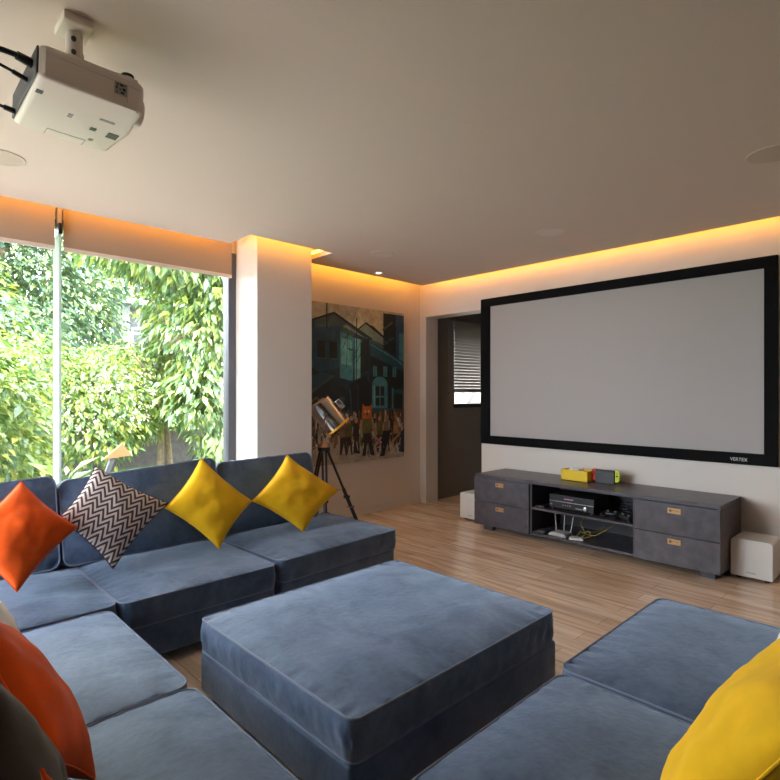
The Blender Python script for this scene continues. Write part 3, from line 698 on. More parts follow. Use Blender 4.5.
# white subwoofers
def sub(y0, y1, label):
    t = thing('subwoofer', label, 'subwoofer', (4.74, (y0+y1)/2, 0), 'white subwoofers flanking the cabinet')
    x0, x1, z0, z1 = 4.595, 4.875, .022, .292
    prof = []; r = .022; m = MB()
    for (cy_, cz_, a0) in ((y1-r, z1-r, 0), (y0+r, z1-r, PI/2), (y0+.006, z0+.006, PI), (y1-.006, z0+.006, 1.5*PI)):
        rr = r if cz_ > .1 else .006
        for k in range(7): a = a0+PI/2*k/6; prof.append((cy_+rr*math.cos(a), cz_+rr*math.sin(a)))
    m.prism(prof, 'x', x0, x1); m.build('cabinet_body', M['white_gloss'], t, smooth=True, ang=math.radians(30))
    b = MB(); b.box(x0+.03, x1-.02, y0+.02, y1-.02, .012, .0215); b.build('plinth', M['blackmat'], t)
    for fx in (x0+.05, x1-.05):
        for fy in (y0+.04, y1-.04): MB().cone((fx, fy, 0), (fx, fy, .0125), .018, .018, 14).build('foot', M['blackmat'], t)
    l = MB(); ym = (y0+y1)/2
    for k, wd in enumerate((.006, .005, .006, .004, .006, .005, .006)): l.box(x0-.0008, x0+.001, ym+.028-k*.008-wd, ym+.028-k*.008, .052, .058)
    l.build('maker_mark', M['greyp'], t)
sub(.872, 1.130, 'white subwoofer at the right end of the media cabinet, partly in its shade')
sub(3.405, 3.676, 'white subwoofer on the floor by the passage opening, mostly hidden by the cabinet')

# ------------------------------------------------------------------ painting
t = thing('painting', 'large unframed canvas of dark teal buildings and a street crowd', 'painting', (3.96, YP, .59))
PX0, PX1, PZ0, PZ1, PY = 3.262, 4.608, .600, 2.308, YP-.035
B(PX0, PX1, PY, YP-.001, PZ0, PZ1, bev=.003).build('canvas', M['canvas_edge'], t)
pal = dict(sky=(.44, .42, .31), skyl=(.56, .50, .33), dk=(.008, .014, .018), navy=(.012, .03, .055), teal=(.014, .065, .095), teal2=(.05, .20, .25), teal3=(.14, .40, .42), roof=(.05, .09, .09), roofl=(.20, .25, .19), grd=(.42, .37, .30), crowd=(.09, .05, .03), crowd2=(.22, .12, .07), skin=(.42, .22, .12), orange=(.60, .14, .02), olive=(.13, .12, .03), brown=(.03, .018, .014), white=(.62, .58, .52), blue=(.02, .06, .14), pink=(.45, .2, .2))
names = list(pal); pm = [mat('paint_'+k, pal[k], .55, var=.3, scale=14, bump=.2, bscale=60) for k in names]
pic = MB(); layer = [0]
def P(col, pts):
    layer[0] += 1; y = PY-.0006-layer[0]*.000012
    vs = [(PX0+cl(u)*(PX1-PX0), y, PZ0+cl(v)*(PZ1-PZ0)) for u, v in pts]
    pic.add(vs, [tuple(range(len(vs)))], names.index(col))
def R_(col, u0, v0, u1, v1): P(col, [(u0, v0), (u1, v0), (u1, v1), (u0, v1)])
def S(col, a, b, w_):      # brush stroke
    d = Vector((b[0]-a[0], b[1]-a[1])).normalized(); n_ = Vector((-d.y, d.x))*w_/2
    P(col, [(a[0]+n_.x, a[1]+n_.y), (a[0]-n_.x, a[1]-n_.y), (b[0]-n_.x, b[1]-n_.y), (b[0]+n_.x, b[1]+n_.y)])
rp = random.Random(5)
def cl(v): return max(0, min(1, v))
R_('sky', 0, 0, 1, 1); P('skyl', [(.40, .88), (.75, .80), (.75, 1), (.48, 1)])
P('navy', [(.0, .885), (.06, .90), (.217, .943), (.47, .855), (.56, .90), (.63, .89), (.87, .775), (1, .74), (1, .2), (0, .2)])
P('roof', [(.03, .885), (.217, .935), (.46, .845), (.40, .80), (.22, .85), (.03, .80)]); P('roofl', [(.30, .865), (.46, .825), (.56, .80), (.45, .84), (.34, .88)])
P('roofl', [(.47, .86), (.56, .895), (.86, .77), (.80, .755), (.62, .80)]); P('roof', [(.55, .82), (.84, .735), (1, .70), (1, .66), (.60, .75)])
R_('dk', .75, .50, 1, .985); R_('blue', .90, .62, 1, .985); R_('teal2', .94, .66, 1, .86); P('teal', [(.76, .80), (.88, .83), (.88, .79), (.76, .77)]); S('roof', (.74, .87), (.86, .93), .016); P('dk', [(.80, .78), (.88, .82), (.86, .70), (.80, .72)])
P('teal', [(.0, .82), (.26, .84), (.28, .60), (.0, .57)]); P('blue', [(.0, .84), (.28, .865), (.28, .83), (.0, .80)])
for u in (.05, .17): R_('dk', u, .66, u+.085, .765); R_('teal', u+.075, .655, u+.085, .77); R_('roof', u, .653, u+.09, .662)
P('teal2', [(.275, .835), (.42, .80), (.41, .52), (.275, .54)]); P('teal3', [(.29, .80), (.40, .775), (.395, .62), (.29, .63)]); P('teal3', [(.43, .80), (.50, .79), (.49, .545), (.43, .53)])
P('dk', [(.49, .77), (.59, .81), (.59, .60), (.49, .57)]); P('teal', [(.60, .79), (1, .66), (1, .59), (.60, .70)])
for k in range(7): u = .61+k*.05; S('teal2', (u, .765-k*.016), (u+.16, .72-k*.016), .007)
P('dk', [(.60, .69), (1, .585), (1, .30), (.58, .32)])
for u in (.63, .75, .86): R_('teal2', u, .555, u+.045, .625); R_('dk', u+.018, .55, u+.024, .63)
arch = [(.62, .33), (.62, .50)]+[(.71-.09*math.cos(a), .50+.055*math.sin(a)) for a in [PI*k/10 for k in range(11)]]+[(.80, .33)]
P('teal2', arch); P('dk', [(.66, .36), (.66, .49), (.76, .49), (.76, .36)]); S('teal2', (.71, .36), (.71, .50), .012); S('teal2', (.66, .42), (.76, .42), .012); S('teal3', (.645, .35), (.645, .50), .012)
R_('teal', .85, .33, 1, .47); R_('dk', .88, .33, .98, .44); S('teal2', (.86, .34), (.86, .48), .02); P('teal', [(.60, .31), (1, .30), (1, .335), (.60, .345)])
P('dk', [(0, .60), (.12, .55), (.24, .52), (.38, .44), (.38, .26), (0, .26)]); P('teal', [(0, .55), (.10, .575), (.20, .555), (.04, .46), (0, .45)]); P('roof', [(.0, .46), (.2, .56), (.22, .55), (0, .44)])
P('dk', [(.38, .50), (.55, .56), (.60, .50), (.60, .27), (.38, .27)]); S('teal', (.40, .30), (.38, .47), .014); S('navy', (.47, .28), (.46, .50), .02); S('blue', (.28, .30), (.30, .42), .05); S('roof', (.38, .33), (.26, .27), .03)
for k in range(9): u = .30+k*.02; S('dk', (u, .60+rp.random()*.2), (u+rp.uniform(-.05, .1), .70+rp.random()*.14), .005)
S('dk', (.145, .84), (.145, 1.0), .012); S('dk', (.445, .53), (.45, .93), .010); S('dk', (0, .885), (.217, .945), .012); S('dk', (.217, .945), (.62, .80), .012); S('dk', (.46, .855), (.55, .905), .01); S('dk', (.55, .905), (.87, .775), .014)
# street and crowd
P('crowd', [(0, .30), (1, .33), (1, .10), (0, .10)]); P('grd', [(0, 0), (1, 0), (1, .14), (.75, .19), (.3, .19), (0, .12)])
for k in range(420):
    u = rp.random(); v = .12+rp.random()*.19; wd = .006+.012*rp.random(); h = .012+.03*rp.random()
    P(rp.choice(['crowd', 'crowd2', 'crowd2', 'brown', 'skin', 'white', 'olive', 'dk', 'grd']), [(cl(u-wd), v-h), (cl(u+wd), v-h*.8), (cl(u+wd*.6), v+h), (cl(u-wd*.7), v+h*.8)])
for u, c1 in ((.30, 'crowd2'), (.36, 'olive'), (.44, 'brown'), (.70, 'olive'), (.78, 'crowd2'), (.90, 'skin')):
    P('brown', [(u-.03, .055), (u-.01, .055), (u+.012, .13), (u+.03, .05), (u+.045, .05), (u+.03, .17), (u-.025, .17)]); P(c1, [(u-.035, .165), (u+.035, .165), (u+.03, .25), (u-.03, .25)])
    P('skin', [(u-.018+.018*math.cos(a)+.018, .272+.018*math.sin(a)) for a in [2*PI*k/10 for k in range(10)]])
P('dk', [(.70, .02), (.76, .02), (.80, .12), (.84, .19), (.74, .19), (.73, .10)]); P('navy', [(.93, .04), (1, .03), (1, .20), (.94, .16)]); P('dk', [(.43, .06), (.47, .05), (.48, .10), (.44, .12)])
for cu in (.69, .83, .90): 
    for k in range(12): a = 2*PI*k/12; b2 = 2*PI*(k+1)/12; S('white', (cu+.03*math.cos(a), .055+.03*math.sin(a)), (cu+.03*math.cos(b2), .055+.03*math.sin(b2)), .006)
S('pink', (.66, .15), (.72, .10), .02); S('pink', (.72, .15), (.67, .10), .02); S('white', (.80, .02), (.95, .10), .01); S('skin', (.84, .10), (.95, .17), .02)
for k in range(40): u = rp.uniform(.3, .98); S(rp.choice(['white', 'crowd2', 'dk']), (u, rp.uniform(.02, .12)), (cl(u+rp.uniform(-.03, .03)), rp.uniform(.04, .16)), .006)
# standing figure with an orange animal mask
P('brown', [(.505, .035), (.545, .035), (.555, .10), (.565, .13), (.60, .035), (.645, .03), (.62, .11), (.605, .185), (.51, .185), (.525, .10)])
P('olive', [(.505, .18), (.61, .18), (.615, .275), (.50, .275)]); S('skin', (.497, .27), (.49, .17), .022); S('skin', (.617, .27), (.645, .205), .022); S('skin', (.645, .205), (.675, .17), .02)
P('orange', [(.50, .29), (.515, .275), (.60, .275), (.615, .29), (.61, .345), (.615, .375), (.59, .358), (.53, .358), (.51, .378), (.507, .345)])
for u in (.54, .578): P('white', [(u+.010*math.cos(a), .325+.008*math.sin(a)) for a in [2*PI*k/10 for k in range(10)]])
P('dk', [(.55, .312), (.568, .312), (.563, .295), (.555, .295)])
pic.build('painted_scene', pm, t)

# ------------------------------------------------------------------ tripod spotlight lamp
LX, LY, HZ = 3.175, 4.22, .835
t = thing('tripod_lamp', 'chrome spotlight floor lamp with brass rim on a dark wooden tripod', 'floor lamp', (LX, LY, 0))
for ang in (math.radians(-38), math.radians(-124), math.radians(100)):
    dx, dy = math.cos(ang), math.sin(ang); side = Vector((-dy, dx, 0))*.017
    a = Vector((LX+dx*.03, LY+dy*.03, HZ-.02)); foot = Vector((LX+dx*(.26 if dy > .5 else .36), LY+dy*(.26 if dy > .5 else .36), .012)); mid = a.lerp(foot, .58)
    lg = MB()
    for s in (-1, 1): lg.tube([a+side*s, mid.lerp(a, .05)+side*s], .0115, 6)
    lg.tube([a.lerp(foot, .48), foot], .0175, 8); lg.box(-.022, .022, -.022, .022, -.012, .012, M4=Matrix.Translation(mid))
    L_ = lg.build('leg', M['blackmat'], t)
    MB().box(-.025, .025, -.025, .025, -.006, .006, M4=Matrix.Translation(a.lerp(foot, .70))).build('clamp', M['copper'], L_)
    MB().tube([foot, foot-Vector((dx*-.003, dy*-.003, .0115))], .015, 10).build('rubber_foot', M['blackp'], L_)
st = MB(); st.tube([(LX+.13, LY-.10, .42), (LX, LY, .40)], .004, 6); st.tube([(LX-.13, LY-.08, .42), (LX, LY, .40)], .004, 6); st.tube([(LX+.02, LY+.12, .42), (LX, LY, .40)], .004, 6); st.build('spreader', M['copper'], t)
hb = MB(); hb.cone((LX, LY, HZ-.035), (LX, LY, HZ), .060, .060, 24); hb.build('tripod_head', M['blackmat'], t, smooth=True)
hb = MB(); hb.lathe((LX, LY, HZ+.001), (0, 0, 1), [(0, 0), (0, .055), (.03, .045), (.05, .025), (.09, .016), (.10, 0)], 24); hb.build('swivel', M['copper'], t, smooth=True)
AX = (RT*.63+FW*.10+Vector((0, 0, -.78))).normalized()
pc = Vector((LX, LY, 0))+RT*.035; pc.z = 1.155
br, bl_ = .125, .31
back = pc-AX*bl_*.5
ub = MB()      # yoke
sidev = AX.cross(RT).normalized() if abs(AX.dot(FW)) > 2 else FW.copy(); sidev.z = 0; sidev.normalize()
for s in (-1, 1): ub.tube([Vector((LX, LY, HZ+.09)), Vector((LX, LY, HZ+.10))+sidev*s*.10, Vector((LX, LY, HZ+.15))+sidev*s*(br+.022), pc+sidev*s*(br+.022)], .009, 8)
ub.build('yoke', M['chrome'], t, smooth=True)
for s in (-1, 1): MB().cone(pc+sidev*s*(br-.002), pc+sidev*s*(br+.045), .020, .020, 16).build('tilt_knob', M['chrome'], t, smooth=True)
sh = MB(); sh.lathe(back, AX, [(0, 0), (0, br*.80), (.012, br*.92), (.02, br), (bl_, br), (bl_, br-.006), (.03, br-.006), (.03, 0)], 40); s_o = sh.build('lamp_shade', M['chrome'], t, smooth=True)
for h_ in (.06, .20): MB().lathe(back, AX, [(h_, br), (h_, br+.004), (h_+.012, br+.004), (h_+.012, br)], 40).build('band', M['chrome'], s_o, smooth=True)
MB().lathe(back, AX, [(bl_-.008, br-.004), (bl_-.008, br+.012), (bl_+.012, br+.012), (bl_+.014, br-.004), (bl_+.004, br-.012)], 40).build('rim', M['gold'], t, smooth=True)
MB().lathe(back, AX, [(bl_-.02, 0), (bl_-.015, br*.6), (bl_-.01, br-.008)], 30).build('lens', M['cream'], t, smooth=True)
up = (RT*.78+Vector((0, 0, .63))).normalized()
vt = MB(); vc = pc+up*(br+.03)-AX*.0
vt.box(-.05, .05, -.03, .03, -.03, .03, bev=.008, M4=Matrix.Translation(vc) @ Matrix(((AX.x, FW.x, up.x, 0), (AX.y, FW.y, up.y, 0), (AX.z, FW.z, up.z, 0), (0, 0, 0, 1)))); vt.build('vent_box', M['chrome'], t, smooth=True)
hd = MB(); hd.tube([back-up*br*.9+AX*.0, back-up*br*.9-AX*.03, back+up*br*.2-AX*.035, back+up*br*.2], .006, 8); hd.build('handle', M['copper'], t, smooth=True)

# ------------------------------------------------------------------ ceiling projector
t = thing('projector', 'white ceiling projector on a short pole above the sofas', 'projector', (.52, 2.13, 2.65))
TL = Matrix.Translation((.54, 2.2, 2.40)) @ Matrix.Rotation(math.radians(1.8), 4, 'Y')
pz0, pz1 = -.048, .062
plan = [(-.155, -.205), (-.14, -.218), (.135, -.218)]+[(.135+.032*math.sin(a), -.186-.032*math.cos(a)) for a in [PI/2*k/6 for k in range(7)]]
plan += [(.172, -.10), (.182, .0), (.172, .10), (.167, .186)]+[(.135+.032*math.cos(a), .186+.032*math.sin(a)) for a in [PI/2*k/6 for k in range(1, 7)]]+[(-.14, .218), (-.155, .205)]
bm = bmesh.new(); vb = [bm.verts.new((x, y, pz0)) for x, y in plan]; fb = bm.faces.new(vb); r_ = bmesh.ops.extrude_face_region(bm, geom=[fb])
for v in r_['geom']:
    if isinstance(v, bmesh.types.BMVert): v.co.z = pz1
bmesh.ops.recalc_face_normals(bm, faces=bm.faces[:])
rim = [e for e in bm.edges if abs(e.verts[0].co.z-e.verts[1].co.z) < 1e-6]
bmesh.ops.bevel(bm, geom=rim, offset=.018, segments=4, affect='EDGES', profile=.5); bm.verts.index_update()
body = MB().add([TL@v.co for v in bm.verts], [[v.index for v in f.verts] for f in bm.faces]); bm.free()
body.build('body', M['projw'], t, smooth=True)
def pb(name, m, *a, bev=0): return MB().box(*a, bev=bev, M4=TL).build(name, m, t)
pb('rear_panel', M['dock'], -.162, -.1555, -.20, .20, -.034, .055, bev=.003)
pb('seam_line', M['greyp'], -.14, .15, -.2186, -.2178, .030, .0312); pb('seam_line', M['greyp'], .105, .1062, -.2188, -.2178, -.03, .03)
pb('icon_label', M['greyp'], .062, .103, -.2196, -.2178, -.012, .030)
ic = MB()
for (a, b_, w_, h_) in ((.068, .020, .008, .005), (.079, .018, .012, .008), (.094, .022, .005, .004), (.067, .006, .005, .010), (.077, .005, .007, .004), (.088, .004, .010, .010), (.069, -.006, .004, .004), (.082, -.007, .012, .007)): ic.box(a, a+w_, -.2202, -.2195, b_, b_+h_, M4=TL)
ic.build('icons', M['blackp'], t)
ld = MB()
for k in range(3): ld.box(.078+k*.016, .085+k*.016, -.2150, -.2135, -.0375, -.0345, M4=TL)
ld.build('indicator_lights', M['blackp'], t)
pb('screw_pocket', M['blackp'], .055, .075, .02, .045, -.0495, -.0478); pb('foot_socket', M['blackp'], .115, .152, .015, .062, -.0496, -.0478); pb('slot', M['greyp'], .06, .11, -.075, -.06, -.0494, -.0478)
pb('mount_point', M['greyp'], -.03, -.015, -.03, .0, -.0494, -.0478); pb('mount_point', M['greyp'], .075, .09, .12, .14, -.0494, -.0478); pb('screw_pocket', M['blackp'], -.145, -.125, -.125, -.10, -.0495, -.0478)
hh_ = MB(); hh_.box(-.06, .07, .150, .152, -.0492, -.0478, M4=TL); hh_.box(-.06, -.058, .152, .205, -.0492, -.0478, M4=TL); hh_.box(.068, .07, .152, .205, -.0492, -.0478, M4=TL); hh_.build('lamp_cover_seam', M['greyp'], t)
ln = MB(); ln.lathe(TL@Vector((.165, -.10, .005)), TL.to_3x3()@Vector((1, 0, 0)), [(0, 0), (0, .05), (.022, .048), (.024, .042), (.012, .038), (.010, 0)], 28); ln.build('lens_ring', M['projw'], t, smooth=True)
ln = MB(); ln.lathe(TL@Vector((.176, -.10, .005)), TL.to_3x3()@Vector((1, 0, 0)), [(0, .037), (.004, .025), (.006, 0)], 24); ln.build('lens', M['blackp'], t, smooth=True)
ad = MB(); ad.cone(TL@Vector((.118, -.17, .06)), TL@Vector((.118, -.17, .082)), .019, .019, 18); ad.build('foot', M['projw'], t, smooth=True)
ad = MB(); ad.cone(TL@Vector((.118, -.17, .082)), TL@Vector((.118, -.17, .092)), .021, .021, 18); ad.build('rubber_foot', M['blackp'], t, smooth=True)
pl = MB(); pl.box(.468, .562, 2.06, 2.19, 2.62, 2.6495, bev=.004); pl.build('ceiling_plate', M['projw'], t, smooth=True)
po = MB(); po.cone((.515, 2.125, 2.612), (.515, 2.125, 2.545), .027, .027, 24); po.cone((.515, 2.125, 2.545), (.515, 2.125, 2.455), .031, .031, 24); po.build('pole', M['projw'], t, smooth=True)
sw = MB()
for z in (2.575, 2.53): sw.cone((.505, 2.09, z), (.503, 2.082, z), .008, .008, 12)
sw.build('pole_screws', M['blackp'], t)
lv = MB(); lv.box(.515, .60, 2.05, 2.065, 2.475, 2.482); lv.build('bracket', M['projw'], t)
for pts, r_ in (([(.378, 2.06, 2.425), (.33, 2.05, 2.43), (.20, 2.03, 2.42), (-.1, 2.05, 2.44), (-.5, 2.1, 2.50), (-.8, 2.1, 2.66)], .009),
                ([(.378, 2.13, 2.40), (.33, 2.12, 2.41), (.22, 2.11, 2.43), (0, 2.1, 2.46), (-.4, 2.15, 2.54), (-.8, 2.16, 2.66)], .005),
                ([(.378, 2.34, 2.375), (.34, 2.34, 2.38), (.25, 2.33, 2.39), (.05, 2.30, 2.42), (-.3, 2.25, 2.50), (-.8, 2.22, 2.66)], .006)):
    cb = MB(); cb.tube(pts, r_, 8); cb.cone(pts[0], Vector(pts[0]).lerp(Vector(pts[1]), .9), r_*1.7, r_*1.5, 10); cb.build('cable', M['blackp'], t, smooth=True)

# ------------------------------------------------------------------ ceiling fittings
def speaker(x, y, r, label, m='projw'):
    t = thing('ceiling_speaker', label, 'ceiling speaker', (x, y, ZC), 'round flush speakers in the ceiling')
    MB().lathe((x, y, ZC-.001), (0, 0, -1), [(0, r), (.004, r), (.006, r-.006), (.005, r-.010)], 40).build('trim_ring', M['ceil'], t, smooth=True)
    MB().lathe((x, y, ZC-.001), (0, 0, -1), [(0, r-.010), (.0045, r-.010), (.006, r*.5), (.0065, 0)], 40).build('grille', M[m], t, smooth=True)
M['grille'] = mat('speaker_grille', (.60, .52, .44), .8, bump=.3, bscale=600)
speaker(.515, 3.60, .115, 'round ceiling speaker near the window, cut by the picture edge beside the projector', 'grille')
speaker(3.42, 3.66, .115, 'round ceiling speaker near the lit downlight by the painting')
speaker(3.93, 2.22, .115, 'round ceiling speaker above the middle of the screen')
speaker(3.505, .665, .125, 'round ceiling speaker above the right end of the screen', 'grille')
t = thing('downlight', 'small lit recessed downlight in front of the painting', 'ceiling light', (3.93, 4.255, ZC))
MB().lathe((3.93, 4.255, ZC-.001), (0, 0, -1), [(0, .045), (.003, .045), (.004, .03), (.001, .028)], 28).build('trim_ring', M['white'], t, smooth=True)
MB().lathe((3.93, 4.255, ZC-.001), (0, 0, -1), [(0, .0275), (.002, .02), (.0025, 0)], 24).build('bulb', M['lampon'], t, smooth=True)

# ------------------------------------------------------------------ garden
gz = -.18
def ground_z(x, y): return gz + (max(0, min(1, (y-12.5)/9))**1.4)*2.6
g = MB(); gx = [-16+k*1.5 for k in range(30)]; gy = [4.76]+[6+k*1.2 for k in range(32)]
vs = [(x, y, ground_z(x, y)+(.05*noise.noise(Vector((x*.5, y*.5, 0))) if y > 6 else 0)) for y in gy for x in gx]
g.add(vs, [(j*30+i, j*30+i+1, (j+1)*30+i+1, (j+1)*30+i) for j in range(len(gy)-1) for i in range(29)])
struct(g, 'ground', M['lawn'], smooth=True)
struct(B(-30, XL-.21, -12, 4.74, gz-.1, gz), 'ground_side', M['paving'])  # unseen side ground, paved pale to bounce neutral light indoors
struct(B(XL-.2, 3.2, 4.8, 6.6, gz+.01, gz+.08), 'bounce_terrace', M['paving'])  # unseen paving added over the lawn for neutral bounce onto the ceiling
struct(B(5.4, 12, 6.4, 6.5, gz, 2.7), 'wall_outside', M['paving'])
def bush_mesh(blobs, n, size, asp=.42, droop=.5, seed=0, shell=.55):
    r = random.Random(seed); mb = MB(); vs = []; fs = []
    tot = sum(b[3]*b[4]*b[5] for b in blobs)**1.0
    for (cx_, cy_, cz_, rx, ry, rz) in blobs:
        k = int(n*(rx*ry*rz)/tot)
        for _ in range(k):
            d = Vector((r.gauss(0, 1), r.gauss(0, 1), r.gauss(0, 1))).normalized(); q = r.uniform(shell, 1)**.6
            lump = 1+.22*noise.noise(d*2.3+Vector((seed, cx_, 0)))
            p = Vector((cx_+d.x*rx*q*lump, cy_+d.y*ry*q*lump, cz_+d.z*rz*q*lump))
            if p.z < ground_z(p.x, p.y)+.02: continue
            ax = (Vector((d.x, d.y, d.z*.3-droop))+Vector((r.uniform(-.7, .7), r.uniform(-.7, .7), r.uniform(-.4, .4)))).normalized()
            sd = ax.cross(Vector((r.uniform(-.5, .5), r.uniform(-.5, .5), 1))).normalized(); up_ = sd.cross(ax)
            s = size*r.uniform(.6, 1.25); w_ = s*asp*.5
            o = len(vs)
            vs += [p, p+ax*s*.45+sd*w_+up_*w_*.35, p+ax*s-up_*s*.12, p+ax*s*.45-sd*w_+up_*w_*.35, p+ax*s*.5]
            fs += [(o, o+1, o+4), (o+1, o+2, o+4), (o, o+4, o+3), (o+4, o+2, o+3)]
    return mb.add(vs, fs)
def plant(name, label, cat, blobs, n, size, m, trunk=None, seed=0, group=None, **k):
    cx_, cy_ = blobs[0][0], blobs[0][1]
    t = thing(name, label, cat, (cx_, cy_, ground_z(cx_, cy_)), group)
    bush_mesh(blobs, n, size, seed=seed, **k).build('foliage', M[m], t)
    if trunk:
        tb = MB()
        for pts, rad in trunk: tb.tube(pts, rad, 9)
        tb.build('trunk', M['trunk'], t, smooth=True)
    return t
def branchy(x, y, h, r, seed, z0=None):
    rr = random.Random(seed); z0 = ground_z(x, y)-.05 if z0 is None else z0; out = []
    top = Vector((x+rr.uniform(-.3, .3), y, z0+h))
    out.append(([(x, y, z0), (x+rr.uniform(-.12, .12), y, z0+h*.35), (x+rr.uniform(-.2, .2), y, z0+h*.7), top], [r, r*.85, r*.7, r*.35]))
    for k in range(4):
        b0 = Vector((x, y, z0+h*(.35+.12*k))); a = rr.uniform(0, 2*PI); l = h*.35
        out.append(([b0, b0+Vector((math.cos(a)*l*.5, math.sin(a)*l*.5, l*.35)), b0+Vector((math.cos(a)*l, math.sin(a)*l, l*.6))], [r*.5, r*.35, r*.15]))
    return out
# the near drooping tree on the right
plant('broadleaf_tree', 'near leafy tree with long drooping leaves filling the right of the window', 'tree',
      [(4.9, 10.2, 2.6, 1.3, 1.3, 1.5), (4.0, 9.6, 4.0, 1.1, .9, .75), (4.75, 9.5, .75, .75, .6, .75), (5.6, 9.8, 1.6, 1.1, 1.0, .95), (4.3, 9.3, 1.35, .8, .7, .6), (4.2, 10.4, 4.3, 1.8, 1.3, .9), (5.9, 10.4, 3.4, 1.3, 1.0, 1.5)], 13000, .235, 'leafA', branchy(4.05, 10.6, 3.4, .07, 3)+branchy(4.25, 10.6, 3.2, .06, 4), seed=11, asp=.36, droop=.9)
plant('round_shrub', 'big rounded shrub in the middle of the window behind the lawn', 'shrub',
      [(2.75, 10.2, 1.02, 1.1, .9, .95), (3.6, 10.8, 1.4, 1.0, .9, 1.0), (1.9, 10.6, 1.3, .9, .9, 1.1)], 7000, .15, 'leafB', seed=12)
plant('garden_shrub', 'sunlit yellow-green shrub close outside the left window pane', 'shrub',
      [(.95, 7.0, .85, .55, .6, .95), (.55, 7.2, 1.2, .7, .6, 1.1), (1.15, 7.6, .4, .45, .4, .55)], 4200, .15, 'leafB', seed=13)
plant('pale_shrub', 'pale leafy bush behind the sunlit one at the left edge of the window', 'shrub',
      [(1.7, 12.6, 1.9, 1.5, 1.2, 1.5), (.8, 12.2, 1.6, 1.2, 1.2, 1.4)], 5000, .17, 'leafC', seed=14)
plant('broad_leaf_plant', 'low plant with broad arching leaves just outside the glass fin', 'plant',
      [(1.25, 5.6, .32, .28, .25, .34)], 90, .23, 'leafA', seed=15, asp=.36, droop=.1)
plant('hedge', 'low clipped yellow-green hedge in front of the grey pavilion', 'hedge',
      [(4.6, 16.0, 2.2, 1.2, .6, .45), (5.8, 16.4, 2.25, 1.3, .6, .45), (3.3, 16.0, 2.15, 1.1, .6, .45)], 5200, .12, 'leafB', seed=16)
# tall trees closing the back of the garden
bt = [(3.0, 20, 3.6, 'leafC', 'tall blue-green tree behind the left pane of the window'),
      (5.6, 25.5, 4.9, 'leafC', 'tall dark tree just right of the glass fin'),
      (8.6, 24, 5.0, 'leafB', 'tall bright tree above the grey pavilion'),
      (11.8, 23, 4.6, 'leafA', 'tall tree behind the drooping one beside the column'),
      (.4, 19, 3.2, 'leafB', 'tall tree at the far left of the garden'),
      (15.2, 24, 4.6, 'leafA', 'tall tree hidden mostly by the column at the back of the garden')]
for i, (x, y, s, m, lab) in enumerate(bt):
    z = ground_z(x, y)
    plant('background_tree', lab, 'tree', [(x, y, z+s*.95, s*.62, s*.5, s*.75), (x-s*.35, y-1, z+s*.55, s*.45, s*.4, s*.5), (x+s*.4, y-.6, z+s*.65, s*.5, s*.4, s*.55), (x+s*.1, y, z+s*1.6, s*.55, s*.5, s*.5)], 11000, .30, m, branchy(x, y, s*1.3, .16, i+30), seed=40+i, group='tall trees closing the garden')
# grey pavilion with a white railing
t = thing('pavilion', 'low grey concrete pavilion with a white railing seen through the trees', 'building', (7.4, 20.5, 2.0))
b = MB(); b.box(6.35, 9.2, 20.9, 21.0, 2.0, 4.5); b.box(6.30, 6.55, 19.9, 21.0, 2.0, 4.55); b.build('wall', M['concrete'], t)
B(6.2, 9.3, 19.6, 21.2, 4.45, 4.62).build('roof', M['concrete'], t)
r_ = MB(); r_.tube([(6.6, 19.9, 3.62), (9.2, 19.9, 3.78)], .03, 8); r_.tube([(6.6, 19.9, 3.45), (9.2, 19.9, 3.6)], .03, 8)
for x in (6.62, 7.55, 8.4, 9.15): r_.tube([(x, 19.9, 2.1), (x, 19.9, 3.62+.06*(x-6.6))], .035, 8)
r_.build('railing', M['white'], t)
o = B(3.3, 5.6, 14.6, 14.9, .2, 1.9).build('retaining_wall', M['paving']); tag(o, 'pale low retaining wall below the clipped hedge', 'wall')
o = B(1.2, 5.4, 11.7, 11.85, gz, .55).build('garden_wall', M['soil']); tag(o, 'dark low garden wall behind the lawn, under the shrubs', 'wall')
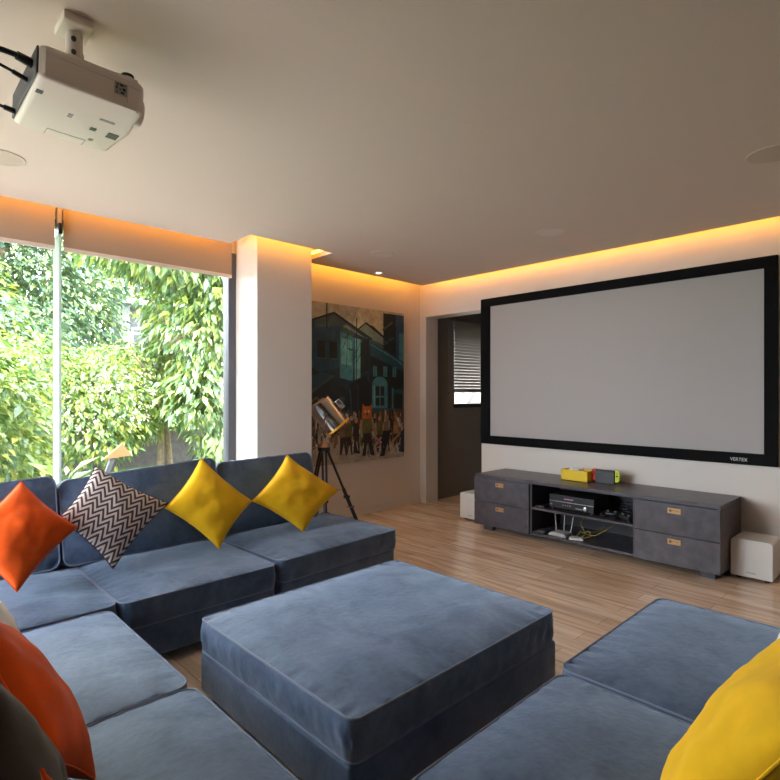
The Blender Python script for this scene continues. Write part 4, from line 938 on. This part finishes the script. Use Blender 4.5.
# triangular tan board on a slanted post
t = thing('garden_marker', 'tan triangular board on a dark slanted post standing on the lawn', 'garden ornament', (2.2, 7.6, gz))
D = 7.6
q = [at_y(103, 459.5, D), at_y(122, 443.5, D), at_y(131, 455, D)]
mb = MB(); mb.prism([(p.x, p.z) for p in q], 'y', D-.03, D+.03); mb.build('board', M['tan'], t)
a0, a1 = at_y(112.5, 458, D+.02), at_y(105, 478, D+.02); dd = a1-a0
mb = MB(); mb.tube([a0, a0+dd*((a0.z-gz)/(a0.z-a1.z))], .035, 8); mb.build('post', M['frame'], t)

# ------------------------------------------------------------------ light
W = bpy.data.worlds.new('world'); SC.world = W; W.use_nodes = True
bg = W.node_tree.nodes['Background']; bg.inputs['Color'].default_value = (.925, .945, 1.05, 1); bg.inputs['Strength'].default_value = 17.0
sd = bpy.data.lights.new('sun', 'SUN'); sd.energy = 12.0; sd.angle = math.radians(1.5); sd.color = (1, .94, .82)
so = bpy.data.objects.new('sun', sd); COL.objects.link(so); so.rotation_euler = Vector((-.10, .62, -.78)).to_track_quat('-Z', 'Y').to_euler(); so.location = (0, -5, 12)
def portal(loc, sx, sy, rot):
    l = bpy.data.lights.new('window_portal', 'AREA'); l.shape = 'RECTANGLE'; l.size = sx; l.size_y = sy; l.cycles.is_portal = True
    o = bpy.data.objects.new('window_portal', l); COL.objects.link(o); o.location = loc; o.rotation_euler = rot
portal(((XL+2.32)/2, GY+.08, 1.31), 2.32-XL, 2.5, (-PI/2, 0, 0))
portal((XL-.12, (LY0+LY1)/2, 1.31), 2.4, LY1-LY0, (0, -PI/2, 0))
sp = bpy.data.lights.new('downlight_beam', 'SPOT'); sp.energy = 14; sp.color = (1, .80, .52); sp.spot_size = math.radians(70); sp.spot_blend = .8; sp.shadow_soft_size = .03
so = bpy.data.objects.new('downlight_beam', sp); COL.objects.link(so); so.location = (3.93, 4.255, ZC-.03)

for o in bpy.data.objects:
    if '_o' in o: del o['_o']
v = SC.view_settings; v.view_transform = 'Standard'; v.look = 'None'; v.exposure = 0.12; v.gamma = 1; v.use_curve_mapping = False
SC.cycles.max_bounces = 10; SC.cycles.diffuse_bounces = 6; SC.cycles.transparent_max_bounces = 12
SC.cycles.use_denoising = True
SC.cycles.sample_clamp_indirect = 8
